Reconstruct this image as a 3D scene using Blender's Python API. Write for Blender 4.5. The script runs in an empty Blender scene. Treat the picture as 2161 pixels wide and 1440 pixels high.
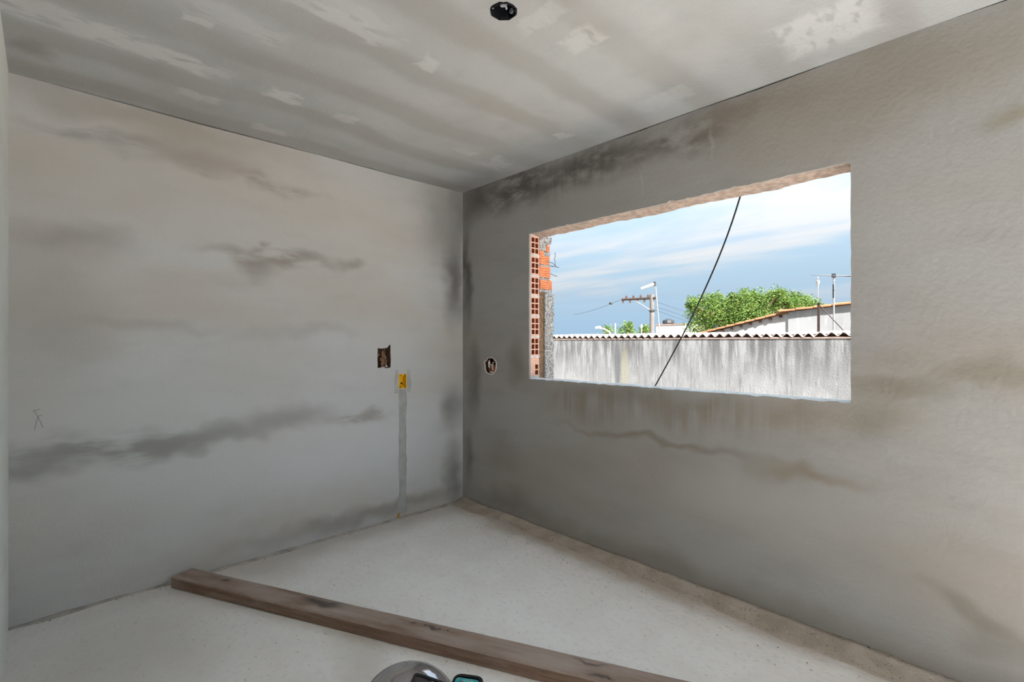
import bpy, bmesh, math, random
from mathutils import Vector, Matrix, noise

random.seed(7)
sc = bpy.context.scene
col = sc.collection
PI = math.pi

# ------------------------------------------------------------------ camera
# World: room corner (window wall / left wall / floor) is the origin.
# +x runs along the window wall, +y goes out through the window, z is up. Metres.
F, CX, CY, W = 1030.0, 1080.5, 722.0, 2161.0
EYE = Vector((3.397, -2.653, 1.39))
YAW = math.radians(46.25)
FWD = Vector((-math.sin(YAW), math.cos(YAW), 0))
RGT = Vector((math.cos(YAW), math.sin(YAW), 0))
cam_d = bpy.data.cameras.new('camera')
cam_d.sensor_width = 36.0
cam_d.lens = 36.0 * F / W
cam_d.shift_y = 2.0 / W
cam_d.clip_start = 0.02
cam_d.clip_end = 500
cam = bpy.data.objects.new('camera', cam_d)
cam.location = EYE
cam.rotation_euler = (PI / 2, 0, YAW)
col.objects.link(cam)
sc.camera = cam

# ------------------------------------------------------------------ view
sc.view_settings.view_transform = 'Standard'
sc.view_settings.look = 'None'
sc.view_settings.gamma = 1.0
sc.view_settings.use_curve_mapping = False
sc.view_settings.exposure = 0.25
sc.cycles.max_bounces = 10
sc.cycles.diffuse_bounces = 5
sc.cycles.adaptive_threshold = 0.06
sc.cycles.caustics_reflective = False
sc.cycles.caustics_refractive = False

# ------------------------------------------------------------------ sky
SKY_STRENGTH = 0.60
world = bpy.data.worlds.new('sky')
sc.world = world
world.use_nodes = True
wt = world.node_tree
wt.nodes.clear()


def wn(t, **kw):
    n = wt.nodes.new(t)
    for k, v in kw.items():
        setattr(n, k, v)
    return n


def wmath(op, a, b=None, clamp=False):
    n = wn('ShaderNodeMath', operation=op, use_clamp=clamp)
    for i, v in enumerate((a, b)):
        if v is None:
            continue
        if isinstance(v, (int, float)):
            n.inputs[i].default_value = v
        else:
            wt.links.new(v, n.inputs[i])
    return n.outputs[0]


def wrange(v, a, b, c=0.0, d=1.0):
    n = wn('ShaderNodeMapRange', interpolation_type='SMOOTHSTEP')
    wt.links.new(v, n.inputs[0])
    for i, x in zip((1, 2, 3, 4), (a, b, c, d)):
        n.inputs[i].default_value = x
    return n.outputs[0]


def wmix(f, a, b):
    n = wn('ShaderNodeMix', data_type='RGBA')
    wt.links.new(f, n.inputs[0])
    for i, v in ((6, a), (7, b)):
        if isinstance(v, tuple):
            n.inputs[i].default_value = (*v, 1)
        else:
            wt.links.new(v, n.inputs[i])
    return n.outputs[2]


tc = wn('ShaderNodeTexCoord')
sep = wn('ShaderNodeSeparateXYZ')
wt.links.new(tc.outputs['Generated'], sep.inputs[0])
zz = wmath('ADD', wmath('MAXIMUM', sep.outputs[2], 0.0), 0.07)


def cloud(sx, sy, off, detail, lo, hi):
    cmb = wn('ShaderNodeCombineXYZ')
    wt.links.new(wmath('MULTIPLY', wmath('DIVIDE', sep.outputs[0], zz), sx), cmb.inputs[0])
    wt.links.new(wmath('MULTIPLY', wmath('DIVIDE', sep.outputs[1], zz), sy), cmb.inputs[1])
    cmb.inputs[2].default_value = off
    nz = wn('ShaderNodeTexNoise')
    nz.inputs['Scale'].default_value = 1.0
    nz.inputs['Detail'].default_value = detail
    nz.inputs['Roughness'].default_value = 0.55
    nz.inputs['Distortion'].default_value = 0.4
    wt.links.new(cmb.outputs[0], nz.inputs['Vector'])
    return wrange(nz.outputs[0], lo, hi)


grad = wrange(sep.outputs[2], -0.02, 0.14)
base = wmix(grad, (0.52, 0.77, 1.04), (0.46, 0.635, 0.785))
c1 = wmath('MULTIPLY', cloud(0.34, 0.75, 15.9, 6, 0.40, 0.62), wrange(sep.outputs[2], 0.045, 0.125))
base = wmix(c1, base, (0.72, 0.75, 0.78))
c2 = wmath('MULTIPLY', wmath('MULTIPLY', cloud(0.55, 1.9, 13.4, 6, 0.42, 0.64), 0.8), wrange(sep.outputs[2], 0.04, 0.11))
base = wmix(c2, base, (0.485, 0.635, 0.785))
world.cycles.sampling_method = "MANUAL"
world.cycles.sample_map_resolution = 256
bg = wn("ShaderNodeBackground")
wt.links.new(base, bg.inputs[0])
# overcast law: the sky brightens smoothly from horizon to zenith
wt.links.new(wmath('MULTIPLY', wmath('ADD', wmath('MULTIPLY', wmath('MAXIMUM', sep.outputs[2], 0.0), 4.0), 1.0), SKY_STRENGTH), bg.inputs[1])
wo = wn('ShaderNodeOutputWorld')
wt.links.new(bg.outputs[0], wo.inputs[0])

# ------------------------------------------------------------------ sun
# travels towards -x (a little +y): over the roof onto the boundary wall, and in
# through the unseen room end, opened behind the photographer to bring in fill
SUN_E = 28.0
sun_d = bpy.data.lights.new('sun', 'SUN')
sun_d.energy = SUN_E
sun_d.angle = math.radians(2.0)
sun_d.color = (1.0, 0.965, 0.925)
sun = bpy.data.objects.new('sun', sun_d)
el, az = math.radians(43), math.radians(22)
travel = Vector((-math.cos(el) * math.cos(az), math.cos(el) * math.sin(az), -math.sin(el)))
sun.rotation_euler = travel.to_track_quat('-Z', 'Y').to_euler()
sun.location = (12, -6, 12)
col.objects.link(sun)


# ------------------------------------------------------------------ helpers
def at(px, py, x=None, y=None, z=None, depth=None):
    """point of a surface (plane x, y or z, or a distance ahead) that a sight line meets"""
    d = FWD + RGT * ((px - CX) / F) + Vector((0, 0, -(py - CY) / F))
    if x is not None:
        t = (x - EYE.x) / d.x
    elif y is not None:
        t = (y - EYE.y) / d.y
    elif z is not None:
        t = (z - EYE.z) / d.z
    else:
        t = depth
    return EYE + d * t


class MB:
    def __init__(s):
        s.v, s.f = [], []

    def add(s, vs, fs):
        o = len(s.v)
        s.v += [tuple(v) for v in vs]
        s.f += [tuple(i + o for i in f) for f in fs]
        return s

    def box(s, a, b):
        x0, y0, z0 = a
        x1, y1, z1 = b
        return s.add([(x0, y0, z0), (x1, y0, z0), (x1, y1, z0), (x0, y1, z0),
                      (x0, y0, z1), (x1, y0, z1), (x1, y1, z1), (x0, y1, z1)],
                     [(0, 3, 2, 1), (4, 5, 6, 7), (0, 1, 5, 4), (1, 2, 6, 5), (2, 3, 7, 6), (3, 0, 4, 7)])

    def loft(s, rings, caps=True, closed=True):
        n = len(rings[0])
        vs = [p for r in rings for p in r]
        fs = []
        for i in range(len(rings) - 1):
            for j in range(n if closed else n - 1):
                k = (j + 1) % n
                fs.append((i * n + j, i * n + k, (i + 1) * n + k, (i + 1) * n + j))
        if caps:
            fs.append(tuple(range(n - 1, -1, -1)))
            fs.append(tuple((len(rings) - 1) * n + j for j in range(n)))
        return s.add(vs, fs)

    def tube(s, pts, r, n=8, r2=None):
        pts = [Vector(p) for p in pts]
        rings = []
        for i, p in enumerate(pts):
            t = (pts[min(i + 1, len(pts) - 1)] - pts[max(i - 1, 0)]).normalized()
            u = t.orthogonal().normalized() if i == 0 else (u - t * u.dot(t)).normalized()
            w = t.cross(u)
            rr = r if r2 is None else r + (r2 - r) * i / (len(pts) - 1)
            rings.append([p + (u * math.cos(2 * PI * k / n) + w * math.sin(2 * PI * k / n)) * rr for k in range(n)])
        return s.loft(rings)

    def lathe(s, prof, c, n=16, axis='z'):
        rings = []
        for r, h in prof:
            ring = []
            for k in range(n):
                a = 2 * PI * k / n
                if axis == 'z':
                    ring.append((c[0] + r * math.cos(a), c[1] + r * math.sin(a), c[2] + h))
                else:
                    ring.append((c[0] + h, c[1] + r * math.cos(a), c[2] + r * math.sin(a)))
            rings.append(ring)
        return s.loft(rings)

    def build(s, name, mat, parent=None, smooth=False):
        me = bpy.data.meshes.new(name)
        me.from_pydata(s.v, [], s.f)
        bm = bmesh.new()
        bm.from_mesh(me)
        bmesh.ops.recalc_face_normals(bm, faces=bm.faces)
        bm.to_mesh(me)
        bm.free()
        return link(name, me, mat, parent, smooth)


def link(name, me, mat, parent=None, smooth=False):
    if smooth:
        for p in me.polygons:
            p.use_smooth = True
    o = bpy.data.objects.new(name, me)
    if mat is not None and not me.materials:
        me.materials.append(mat)
    col.objects.link(o)
    if parent is not None:
        o.parent = parent
        o.matrix_parent_inverse = parent.matrix_basis.inverted()
    return o


def empty(name, loc, label, cat, group=None):
    o = bpy.data.objects.new(name, None)
    o.location = loc
    o.empty_display_size = 0.1
    col.objects.link(o)
    tag(o, label, cat, group)
    return o


def tag(o, label, cat, group=None):
    o['label'] = label
    o['category'] = cat
    if group:
        o['group'] = group
    return o


def struct(o):
    o['kind'] = 'structure'
    return o


def lin(r, g, b):
    def c(v):
        v /= 255.0
        return v / 12.92 if v <= 0.04045 else ((v + 0.055) / 1.055) ** 2.4
    return (c(r), c(g), c(b))


# ------------------------------------------------------------------ materials
class Mat:
    """small wrapper that stacks colours on one Principled surface"""

    def __init__(s, name, color, rough=0.9, spec=0.2, metal=0.0):
        s.m = bpy.data.materials.new(name)
        s.m.use_nodes = True
        s.t = s.m.node_tree
        s.b = s.t.nodes['Principled BSDF']
        s.b.inputs['Roughness'].default_value = rough
        s.b.inputs['Specular IOR Level'].default_value = spec
        s.b.inputs['Metallic'].default_value = metal
        s.c = color
        s.tc = s.t.nodes.new('ShaderNodeTexCoord').outputs['Object']
        s.warp = s.tc
        s.h = None

    def n(s, t, **kw):
        n = s.t.nodes.new(t)
        for k, v in kw.items():
            setattr(n, k, v)
        return n

    def put(s, v, sock):
        if isinstance(v, (int, float)):
            sock.default_value = v
        elif isinstance(v, tuple):
            sock.default_value = (*v, 1.0) if len(sock.default_value) == 4 and len(v) == 3 else v
        else:
            s.t.links.new(v, sock)

    def math(s, op, a, b=0.0, clamp=False):
        n = s.n('ShaderNodeMath', operation=op, use_clamp=clamp)
        s.put(a, n.inputs[0])
        s.put(b, n.inputs[1])
        return n.outputs[0]

    def rng(s, v, a, b, c=0.0, d=1.0):
        n = s.n('ShaderNodeMapRange', interpolation_type='SMOOTHSTEP')
        s.put(v, n.inputs[0])
        for i, x in zip((1, 2, 3, 4), (a, b, c, d)):
            n.inputs[i].default_value = x
        return n.outputs[0]

    def vec(s, scale, rot=(0, 0, 0), src=None):
        n = s.n('ShaderNodeMapping')
        s.put(src or s.tc, n.inputs[0])
        n.inputs['Scale'].default_value = scale
        n.inputs['Rotation'].default_value = rot
        return n.outputs[0]

    def noise(s, scale, detail=5, rough=0.55, lo=0.35, hi=0.65, stretch=None, src=None, seed=0.0, dist=0.0):
        n = s.n('ShaderNodeTexNoise')
        v = s.vec(stretch, src=src) if stretch else (src or s.tc)
        if seed:
            a = s.n('ShaderNodeVectorMath', operation='ADD')
            s.put(v, a.inputs[0])
            a.inputs[1].default_value = (seed, seed * 1.7, seed * 0.6)
            v = a.outputs[0]
        s.put(v, n.inputs['Vector'])
        n.inputs['Scale'].default_value = scale
        n.inputs['Detail'].default_value = detail
        n.inputs['Roughness'].default_value = rough
        n.inputs['Distortion'].default_value = dist
        return s.rng(n.outputs[0], lo, hi)

    def mix(s, f, color, mode='MIX', amount=1.0):
        n = s.n('ShaderNodeMix', data_type='RGBA', blend_type=mode)
        if amount != 1.0:
            f = s.math('MULTIPLY', f, amount)
        s.put(f, n.inputs[0])
        s.put(s.c, n.inputs[6])
        s.put(color, n.inputs[7])
        s.c = n.outputs[2]
        return s

    def set_warp(s, scale, amount, detail=4):
        """noise-warped coordinates for stains with ragged outlines"""
        n = s.n('ShaderNodeTexNoise')
        s.put(s.tc, n.inputs['Vector'])
        n.inputs['Scale'].default_value = scale
        n.inputs['Detail'].default_value = detail
        a = s.n('ShaderNodeVectorMath', operation='SUBTRACT')
        s.put(n.outputs[1], a.inputs[0])
        a.inputs[1].default_value = (0.5, 0.5, 0.5)
        b = s.n('ShaderNodeVectorMath', operation='SCALE')
        s.put(a.outputs[0], b.inputs[0])
        b.inputs['Scale'].default_value = amount
        c = s.n('ShaderNodeVectorMath', operation='ADD')
        s.put(s.tc, c.inputs[0])
        s.put(b.outputs[0], c.inputs[1])
        s.warp = c.outputs[0]

    def stain(s, center, half, color, amount, axis, rot=0.0, soft=0.6, square=False, mod=None):
        """one blot of stain or painted shading: centre on the surface, half sizes along it, normal axis"""
        hs = {'x': (0, half[0], half[1]), 'y': (half[0], 0, half[1]), 'z': (half[0], half[1], 0)}[axis]
        inv = [1.0 / h if h else 0.0 for h in hs]
        v = s.warp
        if abs(rot) > 0.06:
            r = [0, 0, 0]
            r['xyz'.index(axis)] = -rot
            sh = s.n('ShaderNodeVectorMath', operation='SUBTRACT')
            s.put(v, sh.inputs[0])
            sh.inputs[1].default_value = center
            v = s.vec((1, 1, 1), r, sh.outputs[0])
            center = (0, 0, 0)
        n = s.n('ShaderNodeVectorMath', operation='MULTIPLY_ADD')
        s.put(v, n.inputs[0])
        n.inputs[1].default_value = inv
        n.inputs[2].default_value = [-c * i for c, i in zip(center, inv)]
        if square:
            ab = s.n('ShaderNodeVectorMath', operation='ABSOLUTE')
            s.put(n.outputs[0], ab.inputs[0])
            sp = s.n('ShaderNodeSeparateXYZ')
            s.put(ab.outputs[0], sp.inputs[0])
            k = [i for i in range(3) if 'xyz'[i] != axis]
            d = s.math('MAXIMUM', sp.outputs[k[0]], sp.outputs[k[1]])
        else:
            ln = s.n('ShaderNodeVectorMath', operation='LENGTH')
            s.put(n.outputs[0], ln.inputs[0])
            d = ln.outputs['Value']
        f = s.rng(d, 1.0 - soft, 1.0 + soft * 0.4, amount, 0.0)
        if mod is not None:
            f = s.math('MULTIPLY', f, mod)
        return s.mix(f, color)

    def bump(s, height, strength, dist=0.01):
        n = s.n('ShaderNodeBump')
        n.inputs['Strength'].default_value = strength
        n.inputs['Distance'].default_value = dist
        s.put(height, n.inputs['Height'])
        if s.h is not None:
            s.put(s.h, n.inputs['Normal'])
        s.h = n.outputs[0]
        return s

    def done(s):
        s.put(s.c, s.b.inputs['Base Color'])
        if s.h is not None:
            s.put(s.h, s.b.inputs['Normal'])
        return s.m


def plain(name, color, rough=0.8, spec=0.3, metal=0.0, var=0.0, vscale=20, bump=0.0):
    m = Mat(name, color, rough, spec, metal)
    if var:
        m.mix(m.noise(vscale, 5), tuple(c * (1 - var) for c in color))
    if bump:
        m.bump(m.noise(vscale * 3, 6, lo=0, hi=1), bump, 0.01)
    return m.done()


def plaster(name, base, warm, cool, axis, seed=0.0):
    m = Mat(name, base, 0.92, 0.12)
    st = {'x': (1, 0.45, 1.3), 'y': (0.45, 1, 1.3), 'z': (1, 1, 1)}[axis]
    m.mix(m.noise(1.3, 2, stretch=st, seed=seed + 3), warm, amount=0.75)
    m.mix(m.noise(2.3, 2, stretch=st, seed=seed + 11), cool, amount=0.6)
    m.mix(m.noise(6.0, 3, stretch=st, seed=seed + 21, lo=0.45, hi=0.75), tuple(c * 0.78 for c in base), amount=0.35)
    m.mix(m.noise(120, 1, seed=seed, lo=0.3, hi=0.7), tuple(c * 0.84 for c in base), amount=0.25)
    m.bump(m.noise(40, 1, lo=0, hi=1), 0.16, 0.009)
    m.set_warp(4.0, 0.22, 2)
    return m


# --- colours (reflectance of cement plaster is raised a little by whitish laitance)
DARK = (0.085, 0.075, 0.066)
BROWN = (0.22, 0.19, 0.16)
GREY = (0.24, 0.238, 0.23)

H = 2.70
WX0, WX1, WZ0, WZ1 = 0.813, 2.858, 1.11, 2.212
TH = 0.15
RX, RY = 6.2, -2.78


# left wall ---------------------------------------------------------------
def L(px, py):
    return tuple(at(px, py, x=0.0))


def R(px, py):
    return tuple(at(px, py, y=0.0))


def C(px, py):
    return tuple(at(px, py, z=H))


def G(px, py):
    return tuple(at(px, py, z=0.0))


m = plaster('cement_plaster_left', (0.510, 0.510, 0.500), (0.480, 0.450, 0.412), (0.530, 0.552, 0.575), 'x', 5.0)
fine = m.noise(8, 3, stretch=(1, 0.5, 1.8), lo=0.32, hi=0.60)
m.stain((0, -1.6, 2.35), (1.5, 0.40), (0.450, 0.415, 0.370), 0.55, 'x', 0, 0.9)
m.stain((0, -0.9, 0.62), (1.2, 0.42), (0.580, 0.610, 0.650), 0.70, 'x', 0, 0.9)  # bluish sky light painted into the lower wall
m.stain((0, -2.2, 0.75), (0.7, 0.55), (0.500, 0.540, 0.560), 0.55, 'x', 0, 0.9)  # more of the painted bluish light, further along
m.stain((0, -0.9, 1.30), (0.7, 0.30), (0.560, 0.575, 0.590), 0.60, 'x', 0, 0.9)
m.stain(L(590, 545), (0.48, 0.065), BROWN, 0.65, 'x', 0.05, 0.8, mod=fine)
m.stain(L(545, 562), (0.15, 0.08), BROWN, 0.50, 'x', 0, 0.8)
m.stain(L(745, 560), (0.09, 0.04), BROWN, 0.50, 'x', 0, 0.9)
m.stain(L(572, 518), (0.03, 0.03), BROWN, 0.50, 'x', 0, 0.9)
m.stain(L(160, 505), (0.25, 0.10), BROWN, 0.40, 'x', 0, 0.9)
m.stain(L(250, 948), (0.52, 0.10), GREY, 0.75, 'x', 0.03, 0.8, mod=fine)
m.stain(L(420, 925), (0.42, 0.075), GREY, 0.60, 'x', -0.02, 0.8)
m.stain(L(600, 890), (0.34, 0.10), GREY, 0.55, 'x', 0, 0.9)
m.stain(L(760, 885), (0.28, 0.06), BROWN, 0.55, 'x', 0, 0.8, mod=fine)
m.stain(L(100, 975), (0.35, 0.08), GREY, 0.55, 'x', 0, 0.9)
m.stain(L(200, 290), (0.35, 0.06), GREY, 0.55, 'x', 0, 0.9, mod=fine)
m.stain(L(420, 330), (0.40, 0.10), BROWN, 0.45, 'x', 0, 0.9)
m.stain(L(560, 385), (0.45, 0.05), BROWN, 0.45, 'x', 0, 0.9, mod=fine)
m.stain(L(320, 250), (0.9, 0.10), (0.292, 0.262, 0.218), 0.50, 'x', 0, 0.8)
m.stain(L(300, 690), (0.45, 0.05), (0.340, 0.332, 0.305), 0.45, 'x', 0, 0.9)
m.stain(L(660, 700), (0.35, 0.05), (0.340, 0.332, 0.316), 0.40, 'x', 0, 0.9)
m.stain(L(120, 660), (0.25, 0.45), (0.360, 0.345, 0.310), 0.45, 'x', 0, 0.9)
m.stain(L(960, 590), (0.12, 0.40), DARK, 0.75, 'x', 0, 0.95)  # dark room corner: stain and corner shade painted together
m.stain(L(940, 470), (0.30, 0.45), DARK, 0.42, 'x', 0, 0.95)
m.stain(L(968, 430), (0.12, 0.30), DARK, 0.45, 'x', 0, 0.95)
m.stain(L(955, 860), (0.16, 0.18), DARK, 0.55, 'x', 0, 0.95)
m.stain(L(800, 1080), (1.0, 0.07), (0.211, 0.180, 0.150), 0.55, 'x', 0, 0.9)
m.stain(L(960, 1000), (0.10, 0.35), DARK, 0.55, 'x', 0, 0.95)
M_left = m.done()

# window wall -------------------------------------------------------------
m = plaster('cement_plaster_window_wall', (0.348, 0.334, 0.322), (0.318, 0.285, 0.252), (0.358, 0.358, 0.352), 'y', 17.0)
fine = m.noise(6, 3, stretch=(0.7, 1, 1.5), lo=0.32, hi=0.60)
drip = m.noise(22, 2, stretch=(1.0, 1, 0.07), lo=0.30, hi=0.66)
m.stain(R(1090, 395), (0.42, 0.20), DARK, 0.85, 'y', 0, 0.85, mod=fine)  # top of the wall: damp, with the shade under the slab painted in
m.stain(R(1010, 425), (0.24, 0.20), DARK, 0.70, 'y', 0, 0.9)
m.stain(R(1250, 350), (0.55, 0.14), DARK, 0.80, 'y', 0, 0.9, mod=fine)
m.stain(R(1200, 370), (0.50, 0.16), DARK, 0.40, 'y', 0, 0.8, mod=drip)
m.stain(R(1450, 285), (0.36, 0.12), (0.095, 0.075, 0.065), 0.75, 'y', 0.0, 0.85, mod=fine)
m.stain(R(1560, 240), (0.4, 0.08), BROWN, 0.55, 'y', 0, 0.9, mod=fine)
m.stain(R(1720, 210), (0.6, 0.22), (0.260, 0.222, 0.178), 0.55, 'y', 0, 0.9)
m.stain(R(2000, 130), (0.5, 0.2), (0.255, 0.225, 0.182), 0.50, 'y', 0, 0.9)
m.stain(R(985, 580), (0.08, 0.45), DARK, 0.75, 'y', 0, 0.95)  # vertical corner: stain plus painted corner shade
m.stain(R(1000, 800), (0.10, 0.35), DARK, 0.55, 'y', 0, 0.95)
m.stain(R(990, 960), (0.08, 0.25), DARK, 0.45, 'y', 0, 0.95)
m.stain(R(1090, 765), (0.10, 0.20), (0.150, 0.125, 0.108), 0.50, 'y', 0, 0.95)
m.stain(R(1060, 960), (0.25, 0.20), (0.205, 0.178, 0.152), 0.35, 'y', 0, 0.95)
m.stain(R(1250, 850), (0.45, 0.12), (0.205, 0.160, 0.118), 0.55, 'y', 0, 0.85, mod=drip)
m.stain(R(1500, 875), (0.60, 0.12), (0.220, 0.172, 0.126), 0.55, 'y', 0, 0.85, mod=drip)
m.stain(R(1680, 885), (0.25, 0.10), (0.255, 0.195, 0.138), 0.50, 'y', 0, 0.85, mod=fine)
m.stain(R(1350, 840), (0.7, 0.07), (0.200, 0.165, 0.130), 0.45, 'y', 0, 0.9)
m.stain(R(1380, 930), (0.75, 0.030), (0.195, 0.165, 0.125), 0.60, 'y', 0.0, 0.9)
m.stain(R(1700, 1000), (0.30, 0.05), (0.225, 0.178, 0.122), 0.60, 'y', 0, 0.9)
m.stain(R(1890, 810), (0.26, 0.14), (0.205, 0.180, 0.132), 0.65, 'y', 0, 0.9, mod=fine)
m.stain(R(2080, 790), (0.22, 0.06), (0.210, 0.185, 0.136), 0.55, 'y', 0, 0.9)
m.stain(R(1845, 900), (0.12, 0.10), (0.205, 0.188, 0.150), 0.50, 'y', 0, 0.95)
m.stain(R(2050, 1290), (0.16, 0.05), (0.200, 0.180, 0.154), 0.55, 'y', 0.35, 0.7)
m.stain(R(2120, 1350), (0.12, 0.10), (0.215, 0.195, 0.170), 0.50, 'y', 0, 0.7)
m.stain(R(2140, 240), (0.12, 0.06), (0.225, 0.195, 0.132), 0.50, 'y', 0, 0.9)
m.stain(R(1900, 480), (0.35, 0.35), (0.395, 0.390, 0.370), 0.45, 'y', 0, 0.9)
m.stain(R(1560, 1060), (0.5, 0.2), (0.410, 0.390, 0.370), 0.45, 'y', 0, 0.9)
m.stain(R(1080, 1060), (0.40, 0.12), (0.180, 0.155, 0.132), 0.55, 'y', 0, 0.95)
m.stain((2.0, 0, 0.05), (1.6, 0.10), (0.210, 0.182, 0.150), 0.50, 'y', 0, 0.9)
m.stain(R(1500, 290), (0.02, 0.10), (0.474, 0.458, 0.435), 0.28, 'y', 0, 0.8)
m.stain(R(1350, 390), (0.008, 0.10), (0.490, 0.474, 0.450), 0.35, 'y', 0, 0.8)
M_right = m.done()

m = plaster('pale_green_plaster_back', (0.78, 0.81, 0.78), (0.74, 0.745, 0.70), (0.77, 0.83, 0.84), 'y', 41.0)
M_back = m.done()

# ceiling -----------------------------------------------------------------
m = plaster('ceiling_slab_render', (0.447, 0.454, 0.454), (0.420, 0.415, 0.402), (0.451, 0.474, 0.478), 'z', 29.0)
m.set_warp(1.3, 0.30)
sp = m.n('ShaderNodeSeparateXYZ')
m.put(m.warp, sp.inputs[0])
band = m.math('SINE', m.math('MULTIPLY', sp.outputs[0], 2 * PI / 0.42))
bandm = m.math('MULTIPLY', m.rng(band, -0.2, 0.9), m.noise(0.8, 3, lo=0.25, hi=0.6, seed=4))
m.mix(bandm, (0.321, 0.303, 0.276), amount=0.48)
lightb = m.math('MULTIPLY', m.rng(band, 0.4, -0.9), m.noise(1.1, 4, lo=0.45, hi=0.62, seed=9))
m.mix(lightb, (0.535, 0.544, 0.545), amount=0.35)
m.set_warp(9.0, 0.10, 3)
chip = m.noise(20, 3, stretch=(1.0, 0.35, 1), lo=0.36, hi=0.5, seed=1)
WHITE = (0.581, 0.586, 0.585)
for px, py, a, b, k in ((310, 105, 0.08, 0.26, 0.9), (140, 45, 0.10, 0.30, 0.75), (700, 20, 0.10, 0.25, 0.45), (500, 45, 0.08, 0.2, 0.45), (605, 205, 0.07, 0.10, 0.85),
                        (400, 130, 0.06, 0.2, 0.5), (905, 135, 0.06, 0.05, 0.6), (1230, 85, 0.10, 0.07, 0.5),
                        (1140, 40, 0.12, 0.05, 0.35), (1745, 60, 0.19, 0.17, 0.8), (1050, 345, 0.12, 0.12, 0.5),
                        (1400, 210, 0.16, 0.08, 0.4), (730, 250, 0.05, 0.08, 0.5), (1190, 285, 0.06, 0.06, 0.6),
                        (420, 205, 0.05, 0.10, 0.5), (570, 275, 0.05, 0.12, 0.45), (760, 60, 0.06, 0.2, 0.4),
                        (420, 45, 0.03, 0.05, 0.7), (980, 320, 0.05, 0.10, 0.4)):
    m.stain(C(px, py), (a, b), WHITE, k, 'z', 0, 0.35, square=True, mod=chip)
for px, py, a, b, k in ((60, 100, 0.10, 0.10, 0.5), (1000, 385, 0.35, 0.20, 0.35), (1330, 300, 0.4, 0.05, 0.4)):
    m.stain(C(px, py), (a, b), (0.191, 0.171, 0.158), k, 'z', 0, 0.9)
M_ceil = m.done()

# floor -------------------------------------------------------------------
m = Mat('rough_concrete_floor', (0.85, 0.825, 0.805), 0.9, 0.15)
m.mix(m.noise(1.6, 3, seed=2), (0.78, 0.75, 0.73), amount=0.7)
m.mix(m.noise(4.5, 4, seed=7), (0.87, 0.865, 0.86), amount=0.6)
m.mix(m.noise(30, 3, lo=0.5, hi=0.7, seed=5), (0.72, 0.71, 0.70), amount=0.45)
m.mix(m.noise(34, 3, lo=0.66, hi=0.72, seed=12, stretch=(1, 2.2, 1)), (0.26, 0.25, 0.24), amount=0.55)
m.mix(m.noise(75, 2, lo=0.72, hi=0.76, seed=15), (0.14, 0.12, 0.10), amount=0.7)
m.set_warp(5.0, 0.18)
m.stain((1.6, -0.02, 0), (2.4, 0.24), (0.42, 0.36, 0.30), 0.75, 'z', 0, 0.55)  # dirt band, with the floor shadow below the window painted in
m.stain((0.05, -1.0, 0), (0.22, 1.6), (0.44, 0.385, 0.34), 0.5, 'z', 0, 0.9)
m.stain(G(560, 1200), (0.3, 0.4), (0.52, 0.47, 0.43), 0.5, 'z', 0, 0.9)
m.stain(G(250, 1400), (0.6, 0.55), (0.50, 0.475, 0.45), 0.55, 'z', 0, 0.9)
m.stain(G(270, 1262), (0.16, 0.03), (0.72, 0.69, 0.64), 0.6, 'z', 0.9, 0.6)
m.stain(G(760, 1360), (0.4, 0.12), (0.52, 0.475, 0.42), 0.5, 'z', -0.3, 0.9)
m.bump(m.noise(30, 2, lo=0, hi=1), 0.22, 0.012)
M_floor = m.done()

m = Mat('mortar_fillet_dirt_shade', (0.52, 0.46, 0.40), 0.95, 0.1)  # dirt brown that also carries the shade at the wall foot
m.mix(m.noise(8, 4), (0.40, 0.34, 0.28), amount=0.8)
m.mix(m.noise(90, 3, lo=0.62, hi=0.7), (0.12, 0.10, 0.085), amount=0.8)
m.mix(m.noise(50, 3, lo=0.62, hi=0.7, seed=5), (0.60, 0.56, 0.52), amount=0.6)
m.bump(m.noise(120, 5, lo=0, hi=1), 0.4, 0.01)
M_fillet = m.done()

M_plain_cem = plain('cement_plain', (0.52, 0.50, 0.47), 0.92, 0.1, var=0.25, vscale=4, bump=0.15)
M_mortar = plain('mortar_joint', (0.74, 0.71, 0.68), 0.95, 0.1, var=0.3, vscale=40, bump=0.4)
M_lintel = plain('lintel_concrete_pinkish', (0.50, 0.40, 0.35), 0.95, 0.1, var=0.3, vscale=30, bump=0.5)
M_sill = plain('sill_mortar_white', (0.74, 0.72, 0.70), 0.95, 0.1, var=0.2, vscale=30, bump=0.4)
M_bface = plain('dusty_brick_end', (0.82, 0.50, 0.38), 0.95, 0.1, var=0.2, vscale=60)
M_brick = plain('hollow_clay_brick', (0.50, 0.15, 0.08), 0.9, 0.1, var=0.2, vscale=35, bump=0.2)
M_brick2 = plain('grooved_clay_brick', (0.90, 0.34, 0.17), 0.9, 0.1, var=0.22, vscale=25, bump=0.2)
M_brown = plain('earthy_mortar', (0.34, 0.22, 0.14), 0.95, 0.1, var=0.45, vscale=40, bump=0.5)
m = Mat('roughcast_grey', (0.62, 0.60, 0.59), 0.95, 0.1)
m.mix(m.noise(70, 4, lo=0.42, hi=0.6), (0.22, 0.21, 0.205), amount=0.8)
m.mix(m.noise(45, 4, lo=0.55, hi=0.65, seed=4), (0.80, 0.78, 0.76), amount=0.8)
m.bump(m.noise(90, 5, lo=0, hi=1), 0.7, 0.02)
M_rough = m.done()


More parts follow.
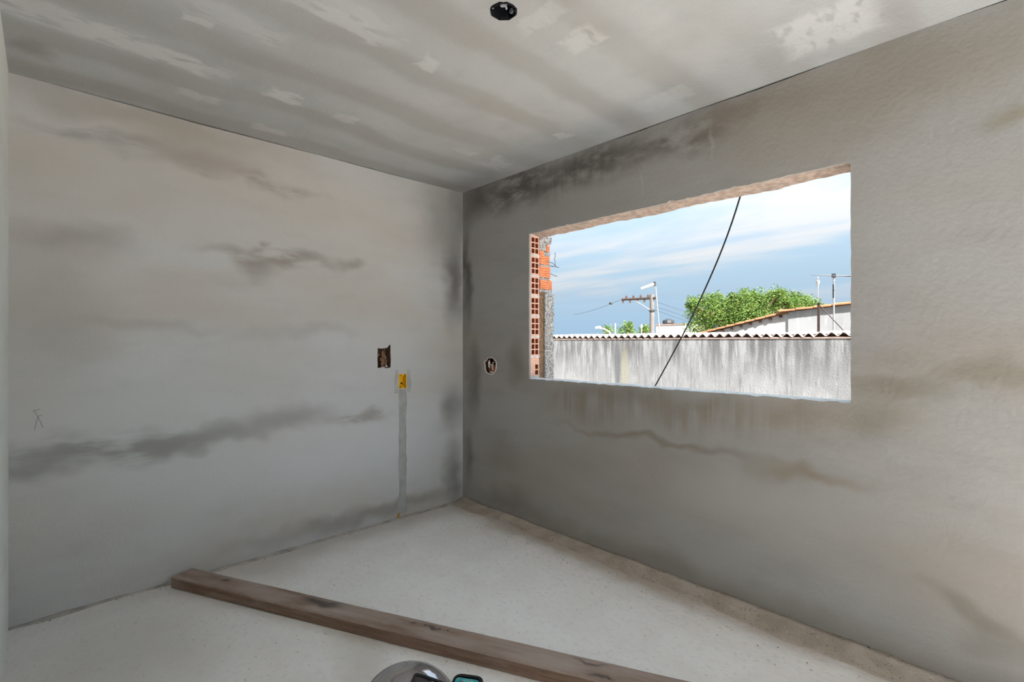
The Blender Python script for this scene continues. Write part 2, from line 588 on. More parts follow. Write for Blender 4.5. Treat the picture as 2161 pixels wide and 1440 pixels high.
# ------------------------------------------------------------------ room shell
def holed_sheet(mb, outer, loops, to3d):
    """a flat sheet with holes: outer loop and inner loops of (u, v)"""
    bm = bmesh.new()
    es = []
    for lp in [outer] + loops:
        vs = [bm.verts.new(to3d(u, v)) for u, v in lp]
        for i in range(len(vs)):
            es.append(bm.edges.new((vs[i], vs[(i + 1) % len(vs)])))
    bmesh.ops.triangle_fill(bm, use_beauty=True, use_dissolve=False, edges=es)
    bm.verts.index_update()
    mb.add([v.co.copy() for v in bm.verts], [tuple(v.index for v in f.verts) for f in bm.faces])
    bm.free()


def rim(mb, loop, d0, d1, back=True, shrink=1.0):
    """the reveal of a hole: loop at depth d0 to depth d1, closed behind"""
    n = len(loop)
    cu = sum(p[0] for p in loop) / n
    cv = sum(p[1] for p in loop) / n
    a = [d0(u, v) for u, v in loop]
    b = [d1(cu + (u - cu) * shrink, cv + (v - cv) * shrink) for u, v in loop]
    fs = [(i, (i + 1) % n, n + (i + 1) % n, n + i) for i in range(n)]
    if back:
        fs.append(tuple(n + i for i in range(n)))
    mb.add(a + b, fs)


def jag(a, b, n, amp, axis, rnd=random):
    """points a -> b (b left out) with one coordinate shaken"""
    out = []
    for i in range(n):
        t = i / n
        p = [a[0] + (b[0] - a[0]) * t, a[1] + (b[1] - a[1]) * t]
        if i:
            p[axis] += rnd.uniform(-amp, amp)
        out.append(tuple(p))
    return out


def top_edge(x0, x1, n, gap):
    """top of a plastered wall, with a crack of changing width under the slab"""
    out = []
    for i in range(n + 1):
        x = x0 + (x1 - x0) * i / n
        g = gap * max(0.0, 0.35 + 1.1 * noise.noise(Vector((x * 2.3, 4.4, 0))))
        out.append((x, H - 0.0005 - g - random.uniform(0, 0.0012)))
    return out


# --- floor
mb = MB()
mb.box((-0.3, RY - 0.3, -0.25), (RX + 0.2, 0.0, 0.0))
floor = struct(mb.build('floor', M_floor))

# mortar fillet where the floor meets the window wall
mb = MB()
rings = []
for i in range(121):
    x = 0.0 + i * 3.9 / 120
    w = 0.13 + 0.05 * noise.noise(Vector((x * 2.1, 0.3, 0))) + 0.02 * noise.noise(Vector((x * 9, 1.3, 0)))
    h = 0.030 + 0.010 * noise.noise(Vector((x * 4.1, 5.3, 0)))
    ring = []
    for k in range(8):
        t = k / 7
        z = h * (1 - t) ** 1.7 + 0.004 * noise.noise(Vector((x * 25, t * 6, 2))) * (1 - t)
        ring.append((x, -w * t, max(z, 0.0006)))
    rings.append(ring + [(x, -w, -0.002), (x, 0.0, -0.002)])
mb.loft(rings)
mb.build('mortar_fillet', M_fillet, floor, smooth=True)
# thin crumbly mortar edge along the left wall
mb = MB()
rings = []
for i in range(91):
    y = -i * 2.78 / 90
    w = 0.030 + 0.030 * noise.noise(Vector((y * 3.1, 8.3, 0)))
    h = 0.006 + 0.008 * noise.noise(Vector((y * 6.1, 2.3, 0)))
    ring = []
    for k in range(6):
        t = k / 5
        ring.append((w * t, y, max(0.0006, h * (1 - t) ** 1.6 + 0.002 * noise.noise(Vector((y * 30, t * 5, 3))))))
    rings.append(ring + [(w, y, -0.002), (0, y, -0.002)])
mb.loft(rings)
mb.build('mortar_fillet', plain('dusty_joint', (0.56, 0.52, 0.48), 0.95, 0.1, var=0.35, vscale=9), floor, smooth=True)

# --- ceiling with the cut-out of the lamp box
bc = at(1063, 24, z=H)
boct = [(bc.x + 0.052 * math.cos(PI / 8 + k * PI / 4), bc.y + 0.052 * math.sin(PI / 8 + k * PI / 4)) for k in range(8)]
bhole = []
for k in range(24):
    a = 2 * PI * k / 24
    r = 0.0545 + random.uniform(-0.0025, 0.003)
    bhole.append((bc.x + r * math.cos(a), bc.y + r * math.sin(a)))
mb = MB()
holed_sheet(mb, [(-0.3, RY - 0.3), (RX + 0.2, RY - 0.3), (RX + 0.2, TH), (-0.3, TH)], [bhole], lambda u, v: (u, v, H))
rim(mb, bhole, lambda u, v: (u, v, H), lambda u, v: (u, v, H + 0.06))
mb.add([(-0.3, RY - 0.3, H + 0.16), (RX + 0.2, RY - 0.3, H + 0.16), (RX + 0.2, TH, H + 0.16), (-0.3, TH, H + 0.16),
        (-0.3, RY - 0.3, H), (RX + 0.2, RY - 0.3, H), (RX + 0.2, TH, H), (-0.3, TH, H)],
       [(0, 1, 2, 3), (4, 5, 1, 0), (5, 6, 2, 1), (6, 7, 3, 2), (7, 4, 0, 3)])
ceiling = struct(mb.build('ceiling', M_ceil))

# --- left wall (x = 0), with two recesses
a0, a1 = at(797, 735, x=0), at(824, 776, x=0)
hole_box = [(a0.y, a1.z)] + [(a0.y + random.uniform(-.002, .002), a1.z + (a0.z - a1.z) * t) for t in (.25, .5, .75)] + \
           [(a0.y, a0.z), (a0.y + (a1.y - a0.y) * .3, a0.z - .004), (a0.y + (a1.y - a0.y) * .75, a0.z + .002), (a1.y - .012, a0.z + .022),
            (a1.y, a0.z + .026), (a1.y, a0.z - .03), (a1.y + .003, a0.z - .09), (a1.y, a1.z), (a1.y - .04, a1.z - .004), (a1.y - .07, a1.z + .004)]
b0, b1 = at(841.5, 790, x=0), at(857.5, 819.5, x=0)
yb0, yb1, zb1, zb0 = b0.y, b1.y, b0.z, b1.z
hole_yel = [(yb0, zb0), (yb0, zb1), (yb1, zb1), (yb1, zb0)]
mb = MB()
outer = [(RY, -0.1), (0.0, -0.1)] + [(y, z) for y, z in top_edge(0.0, RY, 90, 0.006)]
holed_sheet(mb, outer, [hole_box, hole_yel], lambda u, v: (0, u, v))
rim(mb, hole_yel, lambda u, v: (0, u, v), lambda u, v: (-0.055, u, v))
mb.add([(-0.15, RY - 0.1, -0.1), (-0.15, 0.15, -0.1), (-0.15, 0.15, H), (-0.15, RY - 0.1, H),
        (0, RY - 0.1, -0.1), (0, RY - 0.1, H)], [(0, 1, 2, 3), (0, 4, 5, 3)])
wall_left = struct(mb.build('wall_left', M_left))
mb = MB()
rim(mb, hole_box, lambda u, v: (0, u, v), lambda u, v: (-0.07, u, v), shrink=0.9)
mb.build('recess_lining', plain('raw_brick_recess', (0.17, 0.11, 0.075), 0.95, 0.1, var=0.5, vscale=50, bump=0.6), wall_left)

# --- window wall (y = 0), ragged opening and the chiselled hole
rnd = random.Random(3)
win = []
win += jag((WX0, WZ0), (WX1, WZ0), 70, 0.003, 1, rnd)
win += jag((WX1, WZ0), (WX1, WZ1), 24, 0.0015, 0, rnd)
top_pts = []
N = 110
for i in range(N):
    t = i / N
    x = WX1 + (WX0 - WX1) * t
    z = WZ1 + 0.006 * noise.noise(Vector((x * 5, 0, 0))) + 0.016 * max(0, noise.noise(Vector((x * 19, 3, 0))) - 0.1) + rnd.uniform(-.0015, .0015)
    top_pts.append((x, z))
top_pts[0] = (WX1, WZ1 - 0.012)
win += top_pts
win += jag((WX0, WZ1), (WX0, WZ0), 24, 0.0015, 0, rnd)
h0, h1, hc = at(1023, 773, y=0), at(1048, 773, y=0), at(1035.5, 773, y=0)
hz = at(1035.5, 790, y=0).z, at(1035.5, 756, y=0).z
hol = []
for k in range(22):
    a = 2 * PI * k / 22
    q = 1 + rnd.uniform(-0.10, 0.08)
    hol.append(((h0.x + h1.x) / 2 + (h1.x - h0.x) / 2 * q * math.copysign(abs(math.cos(a)) ** 0.8, math.cos(a)),
                (hz[0] + hz[1]) / 2 + (hz[1] - hz[0]) / 2 * q * math.copysign(abs(math.sin(a)) ** 0.8, math.sin(a))))
mb = MB()
outer = [(RX, -0.1), (0.0, -0.1)] + top_edge(0.0, RX, 240, 0.009)
holed_sheet(mb, outer, [win, hol], lambda u, v: (u, 0, v))
# plaster coat thickness round the opening (18 mm), then the masonry behind it
nwin = len(win)
mb.add([(u, 0, v) for u, v in win] + [(u, 0.018, v) for u, v in win],
       [(i, (i + 1) % nwin, nwin + (i + 1) % nwin, nwin + i) for i in range(nwin)])
# outer face of the wall
holed_sheet(mb, [(-0.15, -0.6), (RX + 0.15, -0.6), (RX + 0.15, H + 0.16), (-0.15, H + 0.16)],
            [[(WX0 - 0.12, WZ0 - 0.008), (WX1, WZ0 - 0.008), (WX1, WZ1 + 0.02), (WX0 - 0.12, WZ1 + 0.02)]], lambda u, v: (u, TH, v))
# jamb on the right, closing of the left jamb cavity
mb.add([(WX1 - .002, 0.018, WZ0 - .02), (WX1 - .002, TH, WZ0 - .02), (WX1 - .002, TH, WZ1 + .03), (WX1 - .002, 0.018, WZ1 + .03)], [(0, 1, 2, 3)])
mb.add([(WX0 - .12, 0.0185, WZ0 - .02), (WX0 - .12, TH, WZ0 - .02), (WX0 - .12, TH, WZ1 + .03), (WX0 - .12, 0.0185, WZ1 + .03)], [(0, 1, 2, 3)])
mb.add([(WX0 - .12, 0.0185, WZ0 - .02), (WX0 - .001, 0.0185, WZ0 - .02), (WX0 - .001, 0.0185, WZ1 + .03), (WX0 - .12, 0.0185, WZ1 + .03)], [(0, 1, 2, 3)])
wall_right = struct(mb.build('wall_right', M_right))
mb = MB()
rim(mb, hol, lambda u, v: (u, 0, v), lambda u, v: (u, 0.07, v), shrink=0.9)
mb.build('recess_lining', plain('raw_brick_recess_red', (0.13, 0.06, 0.05), 0.95, 0.1, var=0.5, vscale=50, bump=0.6), wall_right)

# rough underside of the lintel
mb = MB()
rings = []
for i in range(131):
    x = WX0 - 0.13 + (WX1 + 0.10 - WX0 + 0.13) * i / 130
    zb = WZ1 - 0.012 + 0.010 * noise.noise(Vector((x * 3.1, 7, 0))) + 0.006 * noise.noise(Vector((x * 13, 2, 0))) + 0.003 * noise.noise(Vector((x * 40, 2, 0)))
    zm = WZ1 + 0.001 + 0.006 * noise.noise(Vector((x * 9, 1, 5)))
    rings.append([(x, 0.012, WZ1 + 0.03), (x, 0.016, WZ1 + 0.007), (x, 0.05, zm), (x, 0.10, (zm + zb) / 2),
                  (x, 0.135, zb), (x, TH + 0.004, zb + 0.004), (x, TH + 0.004, WZ1 + 0.05), (x, 0.10, WZ1 + 0.06)])
mb.loft(rings)
mb.build('lintel_soffit', M_lintel, wall_right)
# mortar sill
mb = MB()
rings = []
for i in range(121):
    x = WX0 - 0.11 + (WX1 + 0.05 - WX0 + 0.11) * i / 120
    zt = WZ0 + 0.003 + 0.005 * noise.noise(Vector((x * 6, 17, 0))) + 0.004 * noise.noise(Vector((x * 31, 12, 0)))
    rings.append([(x, 0.004, WZ0 - 0.03), (x, 0.004, zt - 0.005), (x, 0.012, zt - 0.001), (x, 0.08, zt + 0.002), (x, TH + 0.01, zt - 0.004), (x, TH + 0.01, WZ0 - 0.03)])
mb.loft(rings)
mb.build('sill_mortar', M_sill, wall_right)

# hollow bricks of the left jamb, each one a piece: holes open towards the opening
BY0, BY1 = 0.022, 0.116
BW, BH, BL = BY1 - BY0, 0.140, 0.108


def hollow_brick_mesh(filled):
    mb = MB()
    ys = [0, .010, .043, .051, .084, BW]
    ys = [y * BW / ys[-1] for y in ys]
    zs = [0, .010, .044, .053, .087, .096, .130, BH]
    x1, x0 = 0.0, -BL
    for i in range(5):
        for j in range(7):
            y0, y1, z0, z1 = ys[i], ys[i + 1], zs[j], zs[j + 1]
            hole = i in (1, 3) and j in (1, 3, 5)
            if hole and (i // 2, j // 2) not in filled:
                xb = x0 + 0.01
                mb.add([(x1, y0, z0), (x1, y1, z0), (x1, y1, z1), (x1, y0, z1), (xb, y0, z0), (xb, y1, z0), (xb, y1, z1), (xb, y0, z1)],
                       [(0, 1, 5, 4), (1, 2, 6, 5), (2, 3, 7, 6), (3, 0, 4, 7), (4, 5, 6, 7)])
            else:
                mb.add([(x1, y0, z0), (x1, y1, z0), (x1, y1, z1), (x1, y0, z1)], [(0, 1, 2, 3)])
    mb.add([(x1, 0, 0), (x1, BW, 0), (x1, BW, BH), (x1, 0, BH), (x0, 0, 0), (x0, BW, 0), (x0, BW, BH), (x0, 0, BH)],
           [(0, 1, 5, 4), (1, 2, 6, 5), (2, 3, 7, 6), (3, 0, 4, 7), (4, 5, 6, 7)])
    me = bpy.data.meshes.new('brick')
    me.from_pydata(mb.v, [], mb.f)
    me.materials.append(M_bface)
    me.materials.append(M_brick)
    for p in me.polygons:
        p.material_index = 0 if all(abs(me.vertices[i].co.x) < 1e-6 for i in p.vertices) else 1
    return me


me_full = hollow_brick_mesh(())
me_low = hollow_brick_mesh(((0, 0), (0, 1), (0, 2), (1, 2)))
for k in range(7):
    o = link('brick', me_low if k == 6 else me_full, None, wall_right)
    o.location = (WX0 - 0.004 + rnd.uniform(-.002, .002), BY0 + rnd.uniform(-.001, .001), 2.062 - k * 0.1555)
# the mortar between and around them
for k in range(8):
    z1 = 2.062 - (k - 1) * 0.1555
    z0 = 2.062 - k * 0.1555 + BH
    if k == 0:
        z1 = WZ1 + 0.01
    if k == 7:
        z0 = WZ0 - 0.01
    rings = []
    for i in range(9):
        y = 0.0195 + (0.122 - 0.0195) * i / 8
        e = 0.004 * noise.noise(Vector((y * 60, k * 3.3, 1)))
        rings.append([(WX0 - .11, y, z0 - .001), (WX0 - .006 + e, y, z0 - .001), (WX0 - .006 + e * 1.3, y, z1 + .001), (WX0 - .11, y, z1 + .001)])
    MB().loft(rings).build('mortar_joint', M_mortar, wall_right)

# --- other walls: behind the photographer, and the unseen end, left open to admit fill light
mb = MB().box((-0.15, RY - 0.15, -0.1), (RX + 0.15, RY, H + 0.0))
struct(mb.build('wall_back', M_back))
mb = MB()
mb.box((RX, -0.22, -0.1), (RX + 0.15, 0.0, H))
mb.box((RX, RY, 2.60), (RX + 0.15, -0.22, H))
struct(mb.build('wall_end', M_plain_cem))

# ------------------------------------------------------------------ ground outside
M_ground = plain('earth_ground', (0.42, 0.36, 0.29), 0.95, 0.1, var=0.3, vscale=1.5)
M_bounce = plain('pale_bounce_slab', (0.70, 0.68, 0.65), 0.9, 0.1, var=0.15, vscale=3)
mb = MB()
prof = [(-14, -0.5), (8.5, -0.5), (13.5, -0.8), (24, -4.0), (120, -4.5)]
for i in range(len(prof) - 1):
    (ya, za), (yb, zb) = prof[i], prof[i + 1]
    mb.add([(-110, ya, za), (30, ya, za), (30, yb, zb), (-110, yb, zb)], [(0, 1, 2, 3)])
struct(mb.build('ground', M_ground))
mb = MB().box((RX + 0.2, RY - 4.0, -0.45), (RX + 7, 0.4, -0.05))  # unseen slab added to bounce sun into the room
struct(mb.build('floor_bounce_slab', M_bounce))

# ------------------------------------------------------------------ brick pier outside the opening
pier = empty('masonry_pier', (WX0 - 0.15, 0.2, -0.5), 'half rendered brick pier outside the left edge of the window opening', 'pier')
mb = MB()
mb.box((WX0 - 0.30, 0.155, 1.70), (WX0 - 0.125, 0.262, 2.85))
mb.box((WX0 - 0.30, 0.155, -0.5), (WX0 - 0.02, 0.250, 1.70))
mb.build('core', M_mortar, pier)


def grooved_brick(y0, y1, z0, z1, x1):
    mb = MB()
    ring = []
    n = 5
    pr = [(x1 - 0.12, z0), (x1, z0)]
    for k in range(n):
        a = z0 + (z1 - z0) * (k + 0.72) / n
        b = z0 + (z1 - z0) * (k + 1) / n
        if k < n - 1:
            pr += [(x1, a), (x1 - 0.006, (a + b) / 2), (x1, b)]
    pr += [(x1, z1), (x1 - 0.12, z1)]
    return mb.loft([[(x, y0, z) for x, z in pr], [(x, y1, z) for x, z in pr]])


zc = 1.39 + (CY - 0) / F * 0
for (y0, y1, pa, pb, dx) in ((.205, .244, 514, 528, -.004), (.122, .170, 528, 556, 0), (.176, .244, 538, 557, -.006),
                             (.122, .246, 561, 584, 0), (.122, .258, 590, 609, 0.006)):
    z1 = 1.39 + (CY - pa) / F * 3.78
    z0 = 1.39 + (CY - pb) / F * 3.78
    grooved_brick(y0, y1, z0, z1, WX0 - 0.004 + dx).build('brick', M_brick2, pier)
# smeared mortar round them
for (y0, y1, pa, pb, e) in ((.122, .262, 496, 510, -.006), (.122, .20, 510, 527, -.008), (.17, .25, 529, 537, -.010),
                            (.122, .25, 557, 561, -.008), (.122, .25, 584.5, 589.5, -.008), (.122, .262, 609.5, 616, -.004)):
    z1 = 1.39 + (CY - pa) / F * 3.78
    z0 = 1.39 + (CY - pb) / F * 3.78
    rings = []
    for i in range(11):
        y = y0 + (y1 - y0) * i / 10
        q = 0.006 * noise.noise(Vector((y * 70, pa, 0)))
        rings.append([(WX0 - .12, y, z0), (WX0 + e + q, y, z0 + q * .5), (WX0 + e - q, y, z1 + q), (WX0 - .12, y, z1)])
    MB().loft(rings).build('mortar_smear', M_rough, pier)


def rough_strip(name, mat, y0, y1, z0, z1, x1, amp, ny, nz, thick=0.05):
    mb = MB()
    g = []
    for j in range(nz + 1):
        row = []
        for i in range(ny + 1):
            y = y0 + (y1 - y0) * i / ny
            z = z0 + (z1 - z0) * j / nz
            e = amp * (noise.noise(Vector((y * 60, z * 60, 3))) + 0.6 * noise.noise(Vector((y * 140, z * 140, 9))))
            ey = amp * 1.2 * noise.noise(Vector((z * 55, 1.7, i)))
            row.append((x1 + e, y + (ey if i == ny else 0), z + (amp * noise.noise(Vector((y * 50, 4, 4))) if j == nz else 0)))
        g.append([(x1 - thick, y0, row[0][2])] + row + [(x1 - thick, y1, row[-1][2])])
    mb.loft(g)
    return mb.build(name, mat, pier)


zt = 1.39 + (CY - 616) / F * 3.78
rough_strip('earthy_strip', M_brown, .120, .178, -0.5, zt, WX0 - 0.012, .004, 8, 120)
rough_strip('roughcast_render', M_rough, .178, .277, -0.5, zt - 0.01, WX0 + 0.002, .008, 14, 170)
M_wire = plain('rusty_tie_wire', (0.16, 0.14, 0.13), 0.6, 0.4, 0.5)
for pts in (((1161, 561), (1166, 563), (1170, 562.5), (1175, 564), (1180, 565)),
            ((1170, 562.5), (1172, 555), (1170, 547), (1172, 540), (1171, 533)),
            ((1161, 554), (1166, 555.5), (1171, 559), (1174, 563)),
            ((1161, 578), (1166, 580), (1171, 582.5), (1176, 583.5))):
    P = [at(px, py, x=WX0 - 0.01 + 0.01 * i) for i, (px, py) in enumerate(pts)]
    MB().tube([P[0] - Vector((0, 0.05, 0))] + P, 0.0022, 5).build('tie_wire', M_wire, pier)

# ------------------------------------------------------------------ boundary wall capped with corrugated sheets
YB = 7.22
m = Mat('weathered_boundary_plaster', (0.137, 0.142, 0.147), 0.95, 0.1)
m.mix(m.noise(1.6, 5, lo=0.4, hi=0.62), (0.175, 0.182, 0.188), amount=0.8)
run = m.noise(9, 5, stretch=(1, 1, 0.10), lo=0.36, hi=0.62, seed=3)
sp = m.n('ShaderNodeSeparateXYZ')
m.put(m.tc, sp.inputs[0])
upper = m.rng(sp.outputs[2], 0.4, 1.35)
m.mix(m.math('MULTIPLY', run, upper), (0.048, 0.048, 0.050), amount=0.75)
m.mix(m.noise(22, 5, stretch=(1, 1, 0.08), lo=0.52, hi=0.68, seed=8), (0.063, 0.065, 0.066), amount=0.5)
m.mix(m.noise(14, 4, stretch=(1, 1, 0.12), lo=0.58, hi=0.7, seed=18), (0.211, 0.217, 0.226), amount=0.5)
q0, q1 = at(1311, 760, y=YB), at(1326, 760, y=YB)
m.stain((q0.x - 0.1, YB, 0.85), (0.11, 0.75), (0.063, 0.066, 0.069), 0.8, 'y', 0, 0.5)
m.stain(((q0.x + q1.x) / 2, YB, 0.60), (0.12, 0.75), (0.154, 0.149, 0.110), 0.6, 'y', 0, 0.4)
m.bump(m.noise(40, 5, lo=0, hi=1), 0.25, 0.02)
M_bwall = m.done()
bw = empty('boundary_wall', (-2, YB, -0.5), 'long streaked grey boundary wall topped with corrugated sheets outside the window', 'wall')
MB().box((-11.0, YB, -0.5), (3.4, YB + 0.15, 1.455)).build('wall_body', M_bwall, bw)
M_mcap = plain('pinkish_capping_mortar', (0.198, 0.150, 0.135), 0.95, 0.1, var=0.25, vscale=8)
mb = MB()
rings = []
for i in range(100):
    x = -11 + 14.4 * i / 99
    e = 0.01 * noise.noise(Vector((x * 3, 0, 0)))
    rings.append([(x, YB - 0.012, 1.45), (x, YB - 0.012, 1.478 + e), (x, YB + 0.16, 1.478 + e), (x, YB + 0.16, 1.45)])
mb.loft(rings)
mb.build('capping_mortar', M_mcap, bw)
M_sheet = plain('fibre_cement_sheet', (0.40, 0.375, 0.36), 0.9, 0.15, var=0.22, vscale=6)
PITCH = 0.177
M_gap = plain('gap_shade_brown', (0.09, 0.05, 0.042), 0.95, 0.1, var=0.4, vscale=9)
MB().box((-10.9, YB + 0.09, 1.46), (3.3, YB + 0.14, 1.535)).build('gap_shade_backing', M_gap, bw)  # dark backing added to stand for the shaded gaps under the crests


def sheet_mesh():
    mb = MB()
    nW, per = 6, 10
    n = nW * per
    rows = []
    for y, dz in ((-0.02, 0.0), (0.5, 0.022), (1.0, 0.045)):
        rows.append(([(i / per * PITCH, y, dz + 0.033 + 0.033 * math.cos(2 * PI * i / per + PI)) for i in range(n + 1)]))
    t = 0.008
    rings = [[(p[0], p[1], p[2] + t) for p in r] + [(p[0], p[1], p[2]) for p in reversed(r)] for r in rows]
    mb.loft(rings)
    me = bpy.data.meshes.new('corrugated_sheet')
    me.from_pydata(mb.v, [], mb.f)
    bm = bmesh.new()
    bm.from_mesh(me)
    bmesh.ops.recalc_face_normals(bm, faces=bm.faces)
    bm.to_mesh(me)
    bm.free()
    me.materials.append(M_sheet)
    return me


me_sheet = sheet_mesh()
for k in range(13):
    o = link('corrugated_sheet', me_sheet, None, bw)
    o.location = (-10.9 + k * 6 * PITCH + PITCH * 0.2 + 0.003 * k, YB + rnd.uniform(-.012, .012), 1.484 + rnd.uniform(-.006, .006) + (0.004 if k % 2 else 0))
    o.rotation_euler = (0, rnd.uniform(-.004, .004), 0)

# ------------------------------------------------------------------ neighbour's house
YH = 11.0
M_hw = Mat('pale_house_plaster', (0.239, 0.244, 0.248), 0.95, 0.1)
M_hw.mix(M_hw.noise(1.2, 5), (0.184, 0.187, 0.191), amount=0.8)
M_hw.mix(M_hw.noise(7, 5, stretch=(1, 1, 0.2), lo=0.5, hi=0.66), (0.287, 0.287, 0.287), amount=0.6)
M_hw = M_hw.done()
M_hw2 = plain('whitewashed_plaster', (0.36, 0.35, 0.34), 0.95, 0.1, var=0.18, vscale=3)
M_tile = plain('terracotta_roof_tile', (0.24, 0.115, 0.058), 0.9, 0.1, var=0.25, vscale=6)
M_under = plain('roof_timber', (0.035, 0.018, 0.012), 0.9, 0.1)
house = empty('house', (0.0, YH, -0.5), 'neighbouring house with low terracotta roof rising behind the boundary wall', 'house')
p0 = at(1496, 703, y=YH)
p1 = at(1664, 661, y=YH)
p2 = at(1662, 659, y=YH + 0.05)
p3 = at(1800, 643, y=YH + 0.05)
slope2 = (p3.z - p2.z) / (p3.x - p2.x)
ridge = Vector((p3.x + 1.6, YH, p3.z + slope2 * 1.6))


def gable(xs, ztop, y0, y1, zb):
    a = [(xs[i], ztop[i]) for i in range(len(xs))] + [(xs[-1], zb), (xs[0], zb)]
    return MB().loft([[(x, y0, z) for x, z in a], [(x, y1, z) for x, z in a]])


gable([p0.x, p1.x], [p0.z, p1.z], YH, YH + 6, -0.75).build('gable_wall_low', M_hw2, house)
gable([p1.x - 0.0, ridge.x, ridge.x + 4.5], [p2.z, ridge.z, ridge.z - slope2 * 4.5], YH - 0.03, YH + 6.05, -0.75).build('gable_wall_high', M_hw, house)


def verge(a, b, n, parent, y):
    """half-round verge tiles laid one over the next up the slope"""
    d = (b - a) / n
    for i in range(n):
        s = a + d * (i - 0.08)
        e = a + d * (i + 1.02)
        rings = []
        for p, r, lift in ((s, 0.060, 0.012), (e, 0.050, 0.000)):
            ring = [(p.x, y - 0.09 + (0.06 - r) + r * (1 - math.cos(t)), p.z + lift + r * 0.75 * math.sin(t)) for t in [PI * k / 6 for k in range(7)]]
            ring += [(q[0], q[1], q[2] - 0.015) for q in reversed(ring)]
            rings.append(ring)
        MB().loft(rings).build('roof_tile', M_tile, parent)


verge(p0 + Vector((-0.25, 0, 0.0)) + Vector((0, 0, -0.02)), p1 + Vector((0.02, 0, 0.03)), 9, house, YH)
verge(p2 + Vector((-0.12, 0, 0.01)), Vector((ridge.x, YH, ridge.z + 0.03)), 8, house, YH - 0.03)


def roof_plane(name, a, b, y0, y1, th=0.05):
    v = [(a.x, y0, a.z), (b.x, y0, b.z), (b.x, y0, b.z + th), (a.x, y0, a.z + th)]
    return MB().loft([v, [(x, y1, z) for x, y, z in v]]).build(name, M_tile, house)


roof_plane('roof_slope', p0 + Vector((-0.25, 0, -0.03)), p1 + Vector((0, 0, 0.0)), YH - 0.0, YH + 6.2)
roof_plane('roof_slope', p2 + Vector((-0.1, 0, 0.005)), ridge + Vector((0, 0, 0.005)), YH - 0.05, YH + 6.2)
roof_plane('roof_slope', ridge, Vector((ridge.x + 4.6, YH, ridge.z - slope2 * 4.6)), YH - 0.05, YH + 6.2)
# purlin ends under the lower verge
for i in range(8):
    t = (i + 0.6) / 8.3
    p = p0.lerp(p1, t)
    MB().box((p.x - 0.03, YH - 0.06, p.z - 0.065), (p.x + 0.03, YH + 0.02, p.z - 0.015)).build('purlin_end', M_under, house)

# metal post with a brace, television mast, pale far pole
M_steel = plain('rusty_steel_post', (0.035, 0.022, 0.02), 0.7, 0.3, 0.3, var=0.3, vscale=10)
M_galv = plain('galvanised_tube', (0.204, 0.207, 0.213), 0.45, 0.4, 0.3)
M_dgrey = plain('dark_grey_metal', (0.03, 0.032, 0.036), 0.5, 0.4, 0.4)
M_white = plain('white_paint', (0.34, 0.345, 0.35), 0.6, 0.3)
YP = 9.6
pt = at(1727.5, 641, y=YP)
po = empty('steel_post', (pt.x, YP, -0.55), 'rust brown steel post with diagonal stay in front of the grey gable', 'post')
MB().box((pt.x - .022, YP - .022, -0.56), (pt.x + .022, YP + .022, pt.z)).build('upright', M_steel, po)
br0, br1 = at(1737, 652, y=YP + .03), at(1783, 701, y=YP + .03)
br2 = br0 + (br1 - br0) * ((br0.z + 0.55) / (br0.z - br1.z))
MB().tube([Vector((pt.x, YP + .01, br0.z + 0.10)), br0, br2], 0.011, 6).build('stay', M_steel, po)
MB().box((pt.x - .032, YP - .032, pt.z), (pt.x + .032, YP + .032, pt.z + .012)).build('cap', M_steel, po)

YA = 9.9
a_top = at(1759.5, 581, y=YA)
an = empty('television_antenna', (a_top.x, YA, -0.57), 'tall white television antenna mast with flat boom beside the brown post', 'antenna')
MB().tube([(a_top.x, YA, -0.57), (a_top.x, YA, a_top.z)], 0.017, 8).build('mast', M_galv, an)
bA, bB = at(1732, 581, y=YA + .5), at(1796, 583.5, y=YA - .5)
MB().tube([bA, bB], 0.010, 6).build('boom', M_dgrey, an)
bd = (bB - bA)
perp = Vector((-bd.y, bd.x, 0)).normalized()
for i in range(9):
    c = bA.lerp(bB, 0.05 + i * 0.11)
    hl = 0.24 - 0.012 * i
    MB().tube([c - perp * hl + Vector((0, 0, .006)), c + perp * hl + Vector((0, 0, .006))], 0.006, 5).build('element', M_dgrey, an)
MB().box((a_top.x - .035, YA - .035, a_top.z - .05), (a_top.x + .035, YA + .035, a_top.z + .03)).build('clamp', M_dgrey, an)
MB().box((a_top.x - .02, YA - .024, a_top.z - .50), (a_top.x + .012, YA - .012, a_top.z - .20)).build('cable', M_dgrey, an)

# ------------------------------------------------------------------ street furniture far off
GZ = -4.4


def far(px, py, depth):
    return at(px, py, depth=depth)


M_conc = plain('concrete_pole', (0.114, 0.105, 0.099), 0.9, 0.1, var=0.2, vscale=3)
M_arm = plain('dark_timber_crossarm', (0.045, 0.034, 0.03), 0.9, 0.1)
M_ins = plain('brown_insulator', (0.04, 0.022, 0.018), 0.4, 0.5)
DP = 28.0
pp = far(1376, 622, DP)
up = empty('utility_pole', (pp.x, pp.y, GZ), 'concrete utility pole with one sided crossarm and insulators beyond the roof', 'pole')
MB().tube([(pp.x, pp.y, GZ), (pp.x, pp.y, pp.z)], 0.17, 12, 0.125).build('pole_shaft', M_conc, up)
c0, c1 = far(1385, 629, DP - .2), far(1312, 632.5, DP + 1.2)
MB().tube([c0, c1], 0.075, 6).build('crossarm', M_arm, up)
for i in range(9):
    c = c0.lerp(c1, 0.12 + 0.105 * i)
    MB().lathe([(0.03, 0.05), (0.06, 0.08), (0.045, 0.12), (0.075, 0.15), (0.05, 0.20), (0.03, 0.24)] if i % 2 else
               [(0.03, -0.22), (0.06, -0.19), (0.045, -0.15), (0.07, -0.12), (0.03, -0.06)], c, 8).build('insulator', M_ins, up)
MB().tube([far(1374, 656, DP - .1), far(1342, 636, DP + .4)], 0.035, 6).build('arm_brace', M_galv, up)
mbk = far(1376, 656, DP)
